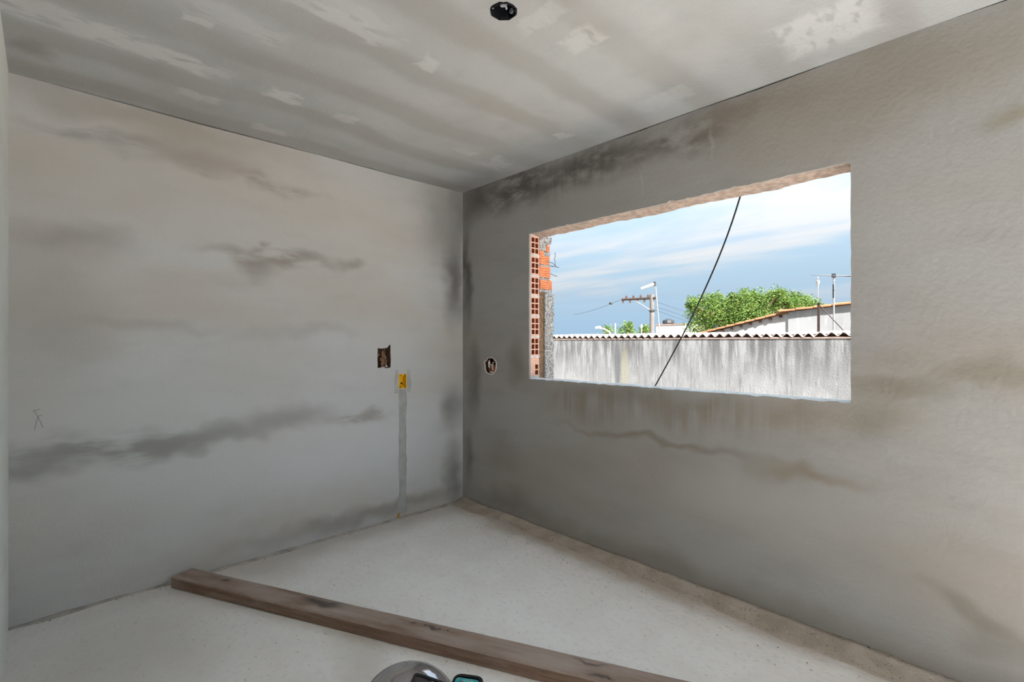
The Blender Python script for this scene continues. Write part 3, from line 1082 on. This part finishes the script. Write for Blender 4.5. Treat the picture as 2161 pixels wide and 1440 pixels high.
MB().lathe([(0.17, -.05), (0.18, -.05), (0.18, .05), (0.17, .05)], mbk, 12).build('band_clamp', M_dgrey, up)
# wires running from the crossarm
M_cable = plain('black_cable', (0.012, 0.014, 0.018), 0.6, 0.3)


def sag(a, b, s, n=14):
    return [a.lerp(b, i / n) - Vector((0, 0, s * 4 * (i / n) * (1 - i / n))) for i in range(n + 1)]


for a, b in ((far(1384, 637, DP), far(1470, 662, 62)), (far(1384, 648, DP), far(1470, 671, 62)), (far(1384, 655, DP), far(1470, 682, 62))):
    MB().tube(sag(a, b + (b - a) * 1.0, 0.15), 0.012, 4).build('overhead_wire', M_cable, up)
w0, w1 = far(1308, 633.5, DP + 1.4), far(1240, 655, DP + 8)
wire = MB().tube(sag(w0, w1 + (w1 - w0) * .6, 0.12), 0.011, 4).build('overhead_wire', M_cable, up)
k = far(1289, 640.5, DP + 3.2)
MB().lathe([(0.02, -.14), (0.07, -.09), (0.09, 0), (0.07, .09), (0.02, .14)], k, 8, 'x').build('splice_knob', M_dgrey, wire)

# street lamp behind the pole: thin leaning post, tubular luminaire
DL = 27.0
l0, l1 = far(1392, 700, DL), far(1383.5, 606, DL)
lz = l0 + (l0 - l1) * ((l0.z - GZ) / (l1.z - l0.z))
sl = empty('street_lamp', (lz.x, lz.y, GZ), 'thin pale street lamp with long tubular head above the utility pole crossarm', 'street lamp')
MB().tube([lz, l0, l1, far(1381, 600, DL)], 0.035, 6).build('post', M_galv, sl)
MB().tube([far(1379.5, 600, DL), far(1352.5, 609.5, DL)], 0.085, 10, 0.065).build('luminaire', M_white, sl)
MB().tube([far(1381.5, 595, DL), far(1381.5, 604, DL)], 0.07, 8).build('lamp_bracket', M_dgrey, sl)

DL2 = 33.0
b0 = far(1290, 708, DL2)
sl2 = empty('street_lamp', (b0.x, b0.y, GZ), 'low white street lamp with curved arm just over the corrugated sheets', 'street lamp')
MB().tube([Vector((b0.x, b0.y, GZ)), b0, far(1285, 700, DL2), far(1276, 695, DL2), far(1268, 692.5, DL2)], 0.07, 8, 0.045).build('arm', M_white, sl2)
MB().tube([far(1269, 692.5, DL2), far(1264, 691, DL2), far(1256, 692.5, DL2)], 0.10, 8, 0.07).build('lamp_head', M_white, sl2)
MB().tube([far(1271, 691, DL2), far(1271, 688.5, DL2)], 0.07, 8).build('photocell', M_dgrey, sl2)

q = far(1298.5, 684, 34)
pl = empty('thin_mast', (q.x, q.y, GZ), 'short white mast standing between the low lamp and the small tree tops', 'mast')
MB().tube([(q.x, q.y, GZ), (q.x, q.y, q.z)], 0.045, 6).build('mast_tube', M_white, pl)
MB().lathe([(0.05, -.02), (0.06, 0.0), (0.02, 0.05)], (q.x, q.y, q.z), 8).build('mast_cap', M_white, pl)
q = far(1354, 689, 32)
pl = empty('thin_mast', (q.x, q.y, GZ), 'slim pale mast with bright tip just left of the utility pole', 'mast')
MB().tube([(q.x, q.y, GZ), (q.x, q.y, q.z)], 0.03, 6).build('mast_tube', M_white, pl)
MB().lathe([(0.03, -.12), (0.08, -.04), (0.07, 0.06), (0.02, 0.14)], (q.x, q.y, q.z), 8).build('mast_tip', M_white, pl)
q = far(1726, 594, 40)
pl = empty('thin_mast', (q.x, q.y, GZ), 'pale distant mast with flared white top behind the tree', 'mast')
MB().tube([(q.x, q.y, GZ), (q.x, q.y, q.z - .3)], 0.04, 6).build('mast_tube', M_galv, pl)
MB().lathe([(0.04, -.55), (0.07, -.35), (0.15, -.05), (0.16, 0.04), (0.06, .08), (0.02, .12), (0.07, .28), (0.02, .38)], (q.x, q.y, q.z), 10).build('mast_head', M_galv, pl)

# white flat building
DBd = 46.0
w0, w1 = far(1384.5, 687, DBd), far(1446, 683, DBd - 3)
w1 = at(1446, 687, y=w0.y)
dirb = Vector((w1.x - w0.x, 0, 0))
nb = Vector((0, 5.0, 0))
bd_ = empty('white_building', (w0.x, w0.y, -4.5), 'plain white flat roofed building peeking over the sheets beside the tree', 'building')
zt_ = w0.z
base4 = [Vector((w0.x, w0.y, 0)), Vector((w0.x, w0.y, 0)) + dirb, Vector((w0.x, w0.y, 0)) + dirb + nb, Vector((w0.x, w0.y, 0)) + nb]
MB().loft([[(p.x, p.y, -4.55) for p in base4], [(p.x, p.y, zt_) for p in base4]]).build('walls', M_white, bd_)
cen = sum(base4, Vector()) / 4
o4 = [cen + (p - cen) * 1.02 for p in base4]
MB().loft([[(p.x, p.y, zt_) for p in o4], [(p.x, p.y, zt_ + 0.12) for p in o4]]).build('roof_edge', M_mcap, bd_)
tk = base4[0].lerp(base4[1], 0.25)
MB().lathe([(0.45, 0), (0.55, 0.1), (0.5, 0.35), (0.2, 0.5)], (tk.x + nb.x * .2, tk.y + nb.y * .2, zt_ + .12), 10).build('water_tank', M_dgrey, bd_)

# ------------------------------------------------------------------ trees
m = Mat('leaf_green', (0.10, 0.165, 0.034), 0.6, 0.2)
m.mix(m.noise(1.1, 3), (0.06, 0.12, 0.025), amount=0.8)
m.mix(m.noise(4, 3, lo=0.48, hi=0.68, seed=3), (0.18, 0.215, 0.05), amount=0.8)
M_leaf = m.done()
tl = m.n('ShaderNodeBsdfTranslucent')
m.put(m.c, tl.inputs[0])
mx = m.n('ShaderNodeMixShader')
mx.inputs[0].default_value = 0.4
m.t.links.new(m.b.outputs[0], mx.inputs[1])
m.t.links.new(tl.outputs[0], mx.inputs[2])
m.t.links.new(mx.outputs[0], m.t.nodes['Material Output'].inputs[0])
M_bark = plain('bark', (0.20, 0.15, 0.11), 0.95, 0.1, var=0.3, vscale=6)


def tree(label, blobs, trunk, n_leaf, leaf, group):
    """blobs: (centre, radius) of the crown lobes; leaves are small folded blades"""
    r = random.Random(len(blobs) * 13 + n_leaf)
    t = empty('tree', (trunk.x, trunk.y, GZ), label, 'tree', group)
    mb = MB()
    tot = sum(b[1] ** 2 for b in blobs)
    for c, rad in blobs:
        for _ in range(int(n_leaf * rad * rad / tot)):
            d = Vector((r.gauss(0, 1), r.gauss(0, 1), r.gauss(0, 1))).normalized()
            p = c + d * rad * r.uniform(0.35, 1.10) * (1 + 0.45 * noise.noise(d * 2.6 + c))
            a = Vector((r.gauss(0, 1), r.gauss(0, 1), r.gauss(0, .5))).normalized()
            b = a.cross(Vector((r.gauss(0, 1), r.gauss(0, 1), r.gauss(0, 1)))).normalized()
            s = leaf * r.uniform(0.6, 1.3)
            mb.add([p - a * s, p + b * s * .45 + Vector((0, 0, s * .2)), p + a * s, p - b * s * .45 + Vector((0, 0, s * .2))], [(0, 1, 2), (0, 2, 3)])
    o = mb.build('foliage', M_leaf, t)
    o['kind'] = 'stuff'
    mb = MB()
    top = Vector((trunk.x, trunk.y, min(c.z for c, _ in blobs)))
    mb.tube([(trunk.x, trunk.y, GZ - .1), top.lerp(Vector((trunk.x, trunk.y, GZ)), .5), top], 0.22, 8, 0.14)
    for c, rad in blobs:
        mid = top.lerp(c, 0.5) + Vector((0, 0, -0.15))
        mb.tube([top, mid, c], 0.10, 6, 0.03)
    mb.build('trunk', M_bark, t)
    return t


DT = 24.0
bl = []
for px, py, rr in ((1468, 660, .55), (1476, 690, .75), (1500, 660, .75), (1515, 690, .9), (1535, 655, .80), (1555, 682, .9), (1568, 648, .80),
                   (1590, 672, .8), (1600, 640, .75), (1625, 655, .7), (1645, 634, .70), (1648, 655, .6), (1665, 645, .5), (1680, 634, .45), (1700, 642, .5),
                   (1718, 648, .45), (1730, 655, .35), (1470, 645, .35), (1648, 619, .30), (1590, 628, .35), (1676, 627, .25)):
    c = far(px, py, DT + random.uniform(-1.0, 1.4))
    bl.append((c, rr * 0.9))
rt = random.Random(5)
for i in range(34):
    u = rt.random()
    px = 1455 + 285 * u
    py = 652 - 26 * math.sin(PI * min(1, u * 0.72 + 0.18)) ** 1.5 + rt.uniform(-7, 10) + (10 if px > 1700 else 0)
    bl.append((far(px, py, DT + rt.uniform(-.8, .8)), rt.uniform(0.16, 0.32)))
tree('broad bushy bright green tree rising behind the terracotta roof', bl, far(1560, 720, DT), 34000, 0.055, 'trees beyond the wall')
bl = [(far(1326, 692, 38), .45), (far(1322, 700, 38), .7), (far(1332, 686, 38), .25)]
tree('small feathery tree top left of the utility pole', bl, far(1325, 740, 38), 500, 0.11, 'trees beyond the wall')
bl = [(far(1358, 699, 36), .45), (far(1364, 695, 36), .35)]
tree('tiny leafy tree top touching the foot of the utility pole', bl, far(1360, 740, 36), 380, 0.09, 'trees beyond the wall')
bl = [(far(1281, 694, 40), .35), (far(1284, 700, 40), .5)]
tree('tiny dark tree top behind the low white street lamp', bl, far(1282, 740, 40), 300, 0.09, 'trees beyond the wall')

# ------------------------------------------------------------------ black cable hanging across the opening
ca, cb = at(1563, 412, y=0.45), at(1381, 818, y=0.95)
cm = at(1483.5, 620, y=0.70)
d0 = (ca - cm).normalized()
d1 = (cb - cm).normalized()
ptop = ca + d0 * 0.55
ptop = Vector((ptop.x, TH + 0.01, ptop.z + 0.2))
pbot = cb + d1 * 2.1
pbot.z = -0.48
cable = empty('hanging_cable', (pbot.x, pbot.y, -0.49), 'thin black cable slanting across the window opening against the sky', 'cable')
ctrl = [ptop, ca, cm, cb, pbot]
pts = []
for i in range(len(ctrl) - 1):
    p_1 = ctrl[max(i - 1, 0)]
    pa, pb = ctrl[i], ctrl[i + 1]
    p_2 = ctrl[min(i + 2, len(ctrl) - 1)]
    for s in range(8):
        t = s / 8
        pts.append(0.5 * ((2 * pa) + (pb - p_1) * t + (2 * p_1 - 5 * pa + 4 * pb - p_2) * t * t + (3 * pa - p_1 - 3 * pb + p_2) * t ** 3))
pts.append(ctrl[-1])
MB().tube(pts, 0.0055, 8).build('sheath', M_cable, cable, smooth=True)
MB().lathe([(0.006, -.02), (0.012, -.012), (0.012, .012), (0.006, .02)], ptop, 8).build('eave_hook', M_dgrey, cable)

# ------------------------------------------------------------------ timber plank on the floor
m = Mat('weathered_timber', (0.24, 0.155, 0.11), 0.8, 0.2)
g1 = m.noise(7, 6, stretch=(0.5, 9, 9), lo=0.35, hi=0.65)
m.mix(g1, (0.15, 0.09, 0.062), amount=0.75)
m.mix(m.noise(3, 5, stretch=(0.8, 3, 3), lo=0.45, hi=0.7, seed=4), (0.40, 0.32, 0.27), amount=0.75)
m.mix(m.noise(2.2, 5, stretch=(0.7, 2, 2), lo=0.55, hi=0.72, seed=9), (0.33, 0.155, 0.075), amount=0.6)
m.mix(m.noise(30, 4, stretch=(0.4, 4, 4), lo=0.6, hi=0.72, seed=2), (0.09, 0.055, 0.04), amount=0.7)
geo = m.n('ShaderNodeNewGeometry')
spn = m.n('ShaderNodeSeparateXYZ')
m.put(geo.outputs['Normal'], spn.inputs[0])
up_ = m.rng(spn.outputs[2], 0.5, 0.95)
m.mix(m.math('MULTIPLY', up_, m.noise(5, 4, stretch=(0.6, 2.5, 2.5), lo=0.25, hi=0.62, seed=6)), (0.44, 0.37, 0.335), amount=0.62)  # paler dust on upward faces, painting in the window light on top
m.set_warp(10, 0.08)
for (x, y, a, b, k) in ((0.98, 0.085, .14, .035, .8), (0.32, 0.08, .03, .012, .7), (1.62, 0.095, .05, .012, .75), (1.52, 0.10, .02, .01, .7),
                        (2.42, 0.03, .05, .012, .7), (2.35, 0.1, .08, .01, .6)):
    m.stain((x, y, 0.06), (a, b), (0.055, 0.05, 0.05), k, 'z', 0, 0.8)
m.bump(m.noise(10, 4, stretch=(0.5, 10, 10), lo=0, hi=1), 0.45, 0.006)
M_wood = m.done()
s0 = EYE + RGT * -1.922 + FWD * 2.753
s1 = EYE + RGT * 0.1095 + FWD * 1.997
ang = math.atan2(s1.y - s0.y, s1.x - s0.x)
PL = 3.3
rings = []
mbp = MB()
for i in range(67):
    x = PL * i / 66
    e = [0.0016 * noise.noise(Vector((x * 3, k * 5.1, 0))) + 0.0012 * noise.noise(Vector((x * 17, k * 3.1, 4))) for k in range(8)]
    ch = 0.004
    w, t = 0.128, 0.060
    rings.append([(x, ch, 0.0), (x, w - ch, 0.0), (x, w + e[0], ch), (x, w + e[1], t - ch + e[2]), (x, w - ch * 1.4, t + e[3]),
                  (x, ch * 1.4, t + e[4]), (x, e[5], t - ch + e[6]), (x, e[7], ch)])
mbp.loft(rings)
plank_root = empty('timber_plank', (s0.x, s0.y, 0.0), 'long dark brown timber plank lying diagonally on the concrete floor', 'plank')
plank_root.rotation_euler = (0, 0, ang)
o = mbp.build('beam', M_wood)
o.parent = plank_root
M_nail = plain('rusty_nail', (0.16, 0.10, 0.08), 0.6, 0.4, 0.6)
for (x, y) in ((1.66, 0.092), (1.70, 0.094), (1.58, 0.098), (2.45, 0.032), (0.33, 0.082)):
    o = MB().lathe([(0.0045, -0.01), (0.0045, 0.001), (0.003, 0.0025)], (x, y, 0.0605), 8).build('nail', M_nail)
    o.parent = plank_root
# splinter gouges on the near edge
for (x, L_) in ((1.93, 0.05), (2.42, 0.06)):
    o = MB().loft([[(x, -0.0008, 0.022), (x, -0.0012, 0.024), (x, 0.002, 0.023)], [(x + L_ * .5, -0.004, 0.024), (x + L_ * .5, -0.005, 0.031), (x + L_ * .5, 0.002, 0.028)],
                   [(x + L_, -0.0008, 0.020), (x + L_, -0.0012, 0.023), (x + L_, 0.002, 0.022)]]).build('splinter', M_wood)
    o.parent = plank_root

# ------------------------------------------------------------------ helmet at the bottom edge
m = Mat('glossy_black_shell', (0.012, 0.012, 0.014), 0.12, 0.6)
m.b.inputs['Coat Weight'].default_value = 0.6
M_shell = m.done()
m = Mat('smoky_grey_visor', (0.40, 0.39, 0.41), 0.10, 0.8, 0.75)
m.b.inputs['Coat Weight'].default_value = 0.8
M_visor = m.done()
M_rubber = plain('black_rubber_trim', (0.015, 0.015, 0.016), 0.6, 0.3)
hp = EYE + FWD * 1.70 + RGT * ((862 - CX) / F * 1.70)
helm = empty('motorcycle_helmet', (hp.x, hp.y, 0.0), 'glossy black rounded helmet at the bottom edge beneath the plank', 'helmet')
helm.rotation_euler = (0, 0, YAW)
HR, HH = 0.168, 0.255


def ell(u, v, s=1.0):
    """u round (0 = right), v from 0 (base) to 1 (crown)"""
    zc_ = 0.11
    th = -0.85 + v * (PI / 2 + 0.85)
    r = math.cos(th)
    z = zc_ + math.sin(th) * (HH - zc_) * s
    return (HR * s * r * math.cos(u), 0.130 * s * r * math.sin(u), max(z, 0.0))


def patch(u0, u1, v0, v1, s, nu=40, nv=20, th=0.004):
    mb = MB()
    rows = []
    for j in range(nv + 1):
        v = v0 + (v1 - v0) * j / nv
        rows.append([ell(u0 + (u1 - u0) * i / nu, v, s) for i in range(nu + 1)])
    n = nu + 1
    mb.add([p for r in rows for p in r], [(j * n + i, j * n + i + 1, (j + 1) * n + i + 1, (j + 1) * n + i) for j in range(nv) for i in range(nu)])
    return mb


def put(mb, name, mat, parent, smooth=True):
    o = mb.build(name, mat, None, smooth)
    o.parent = parent
    return o


put(patch(0, 2 * PI, 0, 1, 1.0, 48, 24), 'shell', M_shell, helm)
def vlow(u):
    """lower edge of the smoky visor: it sits higher on the near right side"""
    t = max(0.0, 1.0 - abs(u - 1.72 * PI) / (0.62 * PI))
    return 0.22 + 0.66 * t * t * (3 - 2 * t)


vis = MB()
nu, nv = 72, 24
rows = [[ell(2 * PI * i / nu, vlow(2 * PI * i / nu) + (0.998 - vlow(2 * PI * i / nu)) * j / nv, 1.012) for i in range(nu + 1)] for j in range(nv + 1)]
vis.add([p for r_ in rows for p in r_], [(j * (nu + 1) + i, j * (nu + 1) + i + 1, (j + 1) * (nu + 1) + i + 1, (j + 1) * (nu + 1) + i) for j in range(nv) for i in range(nu)])
put(vis, 'visor', M_visor, helm)
put(MB().tube([ell(2 * PI * k / 40, 0.0, 1.0) for k in range(41)], 0.008, 6), 'base_trim', M_rubber, helm)
put(MB().tube([ell(2 * PI * k / 60, vlow(2 * PI * k / 60), 1.014) for k in range(61)], 0.004, 6), 'visor_edge', M_rubber, helm)
for u in (0.0, PI):
    p = ell(u, 0.30, 1.02)
    put(MB().lathe([(0.022, -.008), (0.024, 0.0), (0.018, .006)], p, 12, 'x'), 'visor_pivot', M_rubber, helm)

# ------------------------------------------------------------------ small rounded case with a turquoise panel
M_case = plain('pale_grey_plastic', (0.55, 0.53, 0.53), 0.5, 0.4)
m = Mat('turquoise_marbled_panel', (0.04, 0.42, 0.46), 0.4, 0.4)
m.mix(m.noise(40, 4, lo=0.45, hi=0.6), (0.45, 0.70, 0.66), amount=0.8)
m.mix(m.noise(25, 4, lo=0.5, hi=0.62, seed=3), (0.01, 0.14, 0.22), amount=0.8)
M_turq = m.done()
kp = EYE + FWD * 1.90 + RGT * ((980 - CX) / F * 1.90)
case = empty('small_case', (kp.x, kp.y, 0.0), 'small black rimmed case with turquoise panel next to the black helmet', 'case')
case.rotation_euler = (0, 0, YAW - 0.2)


def rrect(w, d, r, z, n=6):
    out = []
    for cx, cy, a0_ in ((w - r, d - r, 0), (-w + r, d - r, PI / 2), (-w + r, -d + r, PI), (w - r, -d + r, 1.5 * PI)):
        for k in range(n + 1):
            a = a0_ + PI / 2 * k / n
            out.append((cx + r * math.cos(a), cy + r * math.sin(a), z))
    return out


put(MB().loft([rrect(.058, .085, .03, 0), rrect(.062, .09, .032, .008), rrect(.062, .09, .032, .024), rrect(.058, .085, .03, .030)]), 'case_body', M_case, case, False)
put(MB().loft([rrect(.060, .080, .03, .028), rrect(.060, .080, .03, .040), rrect(.056, .076, .028, .043), rrect(.048, .064, .02, .043), rrect(.048, .064, .02, .036)]).add([], []), 'rim_frame', M_rubber, case, False)
put(MB().loft([rrect(.047, .050, .014, .030), rrect(.047, .050, .014, .0445), rrect(.044, .046, .012, .0455)]), 'panel', M_turq, case, False)

# ------------------------------------------------------------------ electrical bits
# yellow switch box set in the left wall
M_yel = plain('yellow_plastic', (0.86, 0.52, 0.01), 0.45, 0.4)
M_dk = plain('dark_hole', (0.05, 0.035, 0.02), 0.9, 0.1)
sb = empty('switch_box', (0.0, (yb0 + yb1) / 2, zb0), 'yellow plastic switch box sunk in the plaster of the left wall', 'switch box')
ya, yz_ = min(yb0, yb1), max(yb0, yb1)
mb = MB()
t = 0.0035
for (y0, y1, z0, z1) in ((ya, ya + t, zb0, zb1), (yz_ - t, yz_, zb0, zb1), (ya + t, yz_ - t, zb0, zb0 + t), (ya + t, yz_ - t, zb1 - t, zb1)):
    mb.box((-0.05, y0, z0), (0.003, y1, z1))
mb.box((-0.054, ya, zb0), (-0.05, yz_, zb1))
mb.build('shell', M_yel, sb)
for zc_, sgn in ((zb0 + 0.010, 1), (zb1 - 0.010, -1)):
    lug = MB().box((-0.012, (ya + yz_) / 2 - 0.011, zc_ - 0.0075), (0.0015, (ya + yz_) / 2 + 0.011, zc_ + 0.0075)).build('screw_lug', M_yel, sb)
    MB().lathe([(0.003, 0), (0.003, 0.0006)], (0.0015, (ya + yz_) / 2, zc_), 8, 'x').build('screw_hole', M_dk, lug)
for dy in (-.022, .02):
    MB().lathe([(0.009, 0), (0.009, 0.001), (0.006, 0.0012)], (-0.05, (ya + yz_) / 2 + dy, (zb0 + zb1) / 2 - .02), 10, 'x').build('knockout', M_dk, sb)

# patched chase below the box and round it (mortar flush with the plaster, a little proud)
M_patch = plain('chase_filler', (0.405, 0.415, 0.41), 0.95, 0.1, var=0.15, vscale=12, bump=0.2)
M_patch2 = plain('box_filler', (0.455, 0.455, 0.445), 0.95, 0.1, var=0.15, vscale=12)
mb = MB()
ymid = (ya + yz_) / 2
zs_ = [zb0 - 0.006 - i * (zb0 - 0.03) / 60 for i in range(61)]
rings = []
for z in zs_:
    wl = 0.034 + 0.011 * noise.noise(Vector((z * 6, 1, 0))) + 0.004 * noise.noise(Vector((z * 23, 1, 0)))
    wr = 0.034 + 0.011 * noise.noise(Vector((z * 6, 9, 0))) + 0.004 * noise.noise(Vector((z * 23, 9, 0)))
    rings.append([(0.0003, ymid - wl, z), (0.0022, ymid - wl * .7, z), (0.0022, ymid + wr * .7, z), (0.0003, ymid + wr, z), (-0.004, ymid + wr, z), (-0.004, ymid - wl, z)])
mb.loft(rings)
mb.build('chase_filler', M_patch, wall_left)
for sgn in (-1, 1):
    rings = []
    for i in range(21):
        z = zb0 - 0.035 + i * (zb1 - zb0 + 0.07) / 20
        w0_ = 0.040 + 0.006 * noise.noise(Vector((z * 12, sgn, 0)))
        w1_ = 0.070 + 0.016 * noise.noise(Vector((z * 9, sgn + 4, 0)))
        rings.append([(0.0003, ymid + sgn * w0_, z), (0.0018, ymid + sgn * (w0_ + .005), z), (0.0018, ymid + sgn * (w1_ - .006), z), (0.0003, ymid + sgn * w1_, z), (-.003, ymid + sgn * w1_, z), (-.003, ymid + sgn * w0_, z)])
    MB().loft(rings).build('chase_filler', M_patch2, wall_left)

# rough brick broken open in the square recess
M_broken = plain('broken_brick', (0.34, 0.20, 0.12), 0.95, 0.1, var=0.5, vscale=60, bump=0.5)
ry0, ry1, rz0, rz1 = min(a0.y, a1.y), max(a0.y, a1.y), a1.z, a0.z


def chunk(c, s, mat, name, parent, rr):
    bm = bmesh.new()
    bmesh.ops.create_icosphere(bm, subdivisions=1, radius=1.0)
    for v in bm.verts:
        v.co = Vector((v.co.x * s[0], v.co.y * s[1], v.co.z * s[2])) * rr.uniform(0.7, 1.15) + Vector(c)
    me = bpy.data.meshes.new(name)
    bm.to_mesh(me)
    bm.free()
    return link(name, me, mat, parent)


for i in range(16):
    f = i / 15
    chunk((-0.05 + rnd.uniform(0, .03), ry0 + 0.012 + (ry1 - ry0 - .024) * rnd.random(), rz0 + 0.01 + (rz1 - rz0 - .05) * f), (.018, .014, .02), M_broken, 'brick_fragment', wall_left, rnd)
M_pale = plain('pale_mortar_crumb', (0.78, 0.66, 0.61), 0.95, 0.1, var=0.3, vscale=60)
chunk((-0.02, (ry0 + ry1) / 2, rz0 + .004), (.016, .022, .008), M_pale, 'mortar_crumb', wall_left, rnd)
chunk((-0.02, (ry0 + ry1) / 2 + .03, rz0 + .01), (.014, .012, .012), M_pale, 'mortar_crumb', wall_left, rnd)
# the chiselled round hole in the window wall: brick webs and crumbs
hcx, hcz = (h0.x + h1.x) / 2, (hz[0] + hz[1]) / 2
for dx, dz, sx, sz, mt in ((-.03, .01, .010, .045, M_pale), (.012, -.005, .008, .040, M_pale), (.0, -.052, .032, .014, M_pale), (-.012, .012, .02, .008, M_pale),
                           (.02, .03, .018, .008, M_pale), (.034, -.02, .010, .030, M_brick), (.008, -.03, .012, .02, M_brick), (-.024, -.030, .012, .012, M_broken)):
    chunk((hcx + dx, 0.014, hcz + dz), (sx, .016, sz), mt, 'brick_fragment', wall_right, rnd)
rings = []
for k in range(len(hol) + 1):
    u, v = hol[k % len(hol)]
    rings.append(Vector((u, -0.0005, v)))
MB().tube(rings, 0.005, 5).build('chipped_edge', M_pale, wall_right)

# corrugated conduit stub at the foot of the left wall
cs = at(839, 1093, z=0.0)
M_cond = plain('dirty_yellow_conduit', (0.62, 0.36, 0.12), 0.6, 0.3, var=0.3, vscale=50)
stub = empty('conduit_stub', (cs.x + 0.012, cs.y, 0.0), 'broken yellow brown conduit stub poking out at the foot of the left wall', 'conduit')
prof = []
for i in range(13):
    prof.append((0.012 if i % 2 else 0.0145, i * 0.0035))
prof += [(0.009, 0.045), (0.009, 0.03)]
MB().lathe(prof, (cs.x + 0.012, cs.y, -0.004), 12).build('ribbed_tube', M_cond, stub)
for i in range(4):
    chunk((cs.x + 0.012 + rnd.uniform(-.02, .03), cs.y + rnd.uniform(-.045, .045), 0.006), (.009, .011, .008), M_cond if i % 2 else M_broken, 'rubble_bit', stub, rnd)

# octagonal lamp box in the ceiling
m = Mat('glossy_black_plastic', (0.01, 0.011, 0.014), 0.25, 0.6)
M_blk = m.done()
lb = empty('ceiling_lamp_box', (bc.x, bc.y, H), 'black octagonal junction box sunk into the ceiling plaster', 'junction box')


def octr(r, z):
    return [(bc.x + r * math.cos(PI / 8 + k * PI / 4), bc.y + r * math.sin(PI / 8 + k * PI / 4), z) for k in range(8)]


mb = MB()
mb.loft([octr(.0535, H + .045), octr(.0535, H - .003), octr(.050, H - .003), octr(.049, H + .040)], caps=False)
mb.add(octr(.0535, H + .045), [tuple(range(8))])
mb.add(octr(.049, H + .040), [tuple(range(8))])
mb.build('box_shell', M_blk, lb)
M_pvc = plain('grey_conduit_end', (0.45, 0.48, 0.52), 0.5, 0.4)
for k in (0, 2, 5):
    a = PI / 4 * k
    c = Vector((bc.x + .040 * math.cos(a), bc.y + .040 * math.sin(a), H + .022))
    MB().tube([c, c + Vector((math.cos(a) * .012, math.sin(a) * .012, 0))], .010, 10).build('conduit_end', M_pvc, lb)
for k in (1, 3, 6):
    a = PI / 4 * k
    c = Vector((bc.x + .042 * math.cos(a), bc.y + .042 * math.sin(a), H + .002))
    MB().lathe([(.006, 0), (.006, .012)], c, 8).build('screw_lug', M_blk, lb)
mb = MB()
cc = [Vector((bc.x + .01 * math.cos(t_), bc.y + .012 * math.sin(t_), H + .035 - .003 * t_)) for t_ in [i * .5 for i in range(16)]]
mb.tube(cc, .004, 6)
mb.build('coiled_wire', M_pvc, lb)

# ------------------------------------------------------------------ marks on the left wall: a scratched R-like sign
M_pencil = plain('scratched_mark', (0.16, 0.16, 0.15), 0.9, 0.1)
for st in (((68, 868), (76, 866), (85, 863.5)), ((72, 868), (80, 880), (75, 898), (72, 909)), ((80, 880), (86, 892), (90, 903)), ((80, 879), (88, 876))):
    P = [at(px, py, x=0.0006) for px, py in st]
    MB().tube(P, 0.0013, 4).build('scratched_mark', M_pencil, wall_left)

# ------------------------------------------------------------------ crumbs of mortar lying on the floor
r = random.Random(21)
M_crumb = plain('crumb_grey', (0.36, 0.32, 0.28), 0.95, 0.1, var=0.4, vscale=30)


def crumbs(spots, label):
    mb = MB()
    for x, y, s in spots:
        z = 0.030 * (1 + y / 0.14) ** 1.7 if y > -0.14 else 0.0
        vs = [(x + s * r.uniform(.6, 1.3) * dx, y + s * r.uniform(.6, 1.3) * dy, z + s * dz * r.uniform(.7, 1.2)) for dx, dy, dz in
              ((1, 0, .4), (-1, 0, .4), (0, 1, .4), (0, -1, .4), (0, 0, 1.2), (0, 0, -.2))]
        mb.add(vs, [(0, 2, 4), (2, 1, 4), (1, 3, 4), (3, 0, 4), (2, 0, 5), (1, 2, 5), (3, 1, 5), (0, 3, 5)])
    o = mb.build('mortar_crumbs', M_crumb)
    o['kind'] = 'stuff'
    tag(o, label, 'rubble')


crumbs([(r.uniform(0.5, 3.4), -min(0.5, abs(r.gauss(0.10, 0.14)) + 0.03), r.uniform(.0015, .005)) for i in range(170)],
       'scattered mortar crumbs on the floor along the window wall')
crumbs([(r.uniform(0.012, 0.055), r.uniform(-2.7, -0.2), r.uniform(.002, .006)) for i in range(60)],
       'fine mortar crumbs on the floor along the left wall')
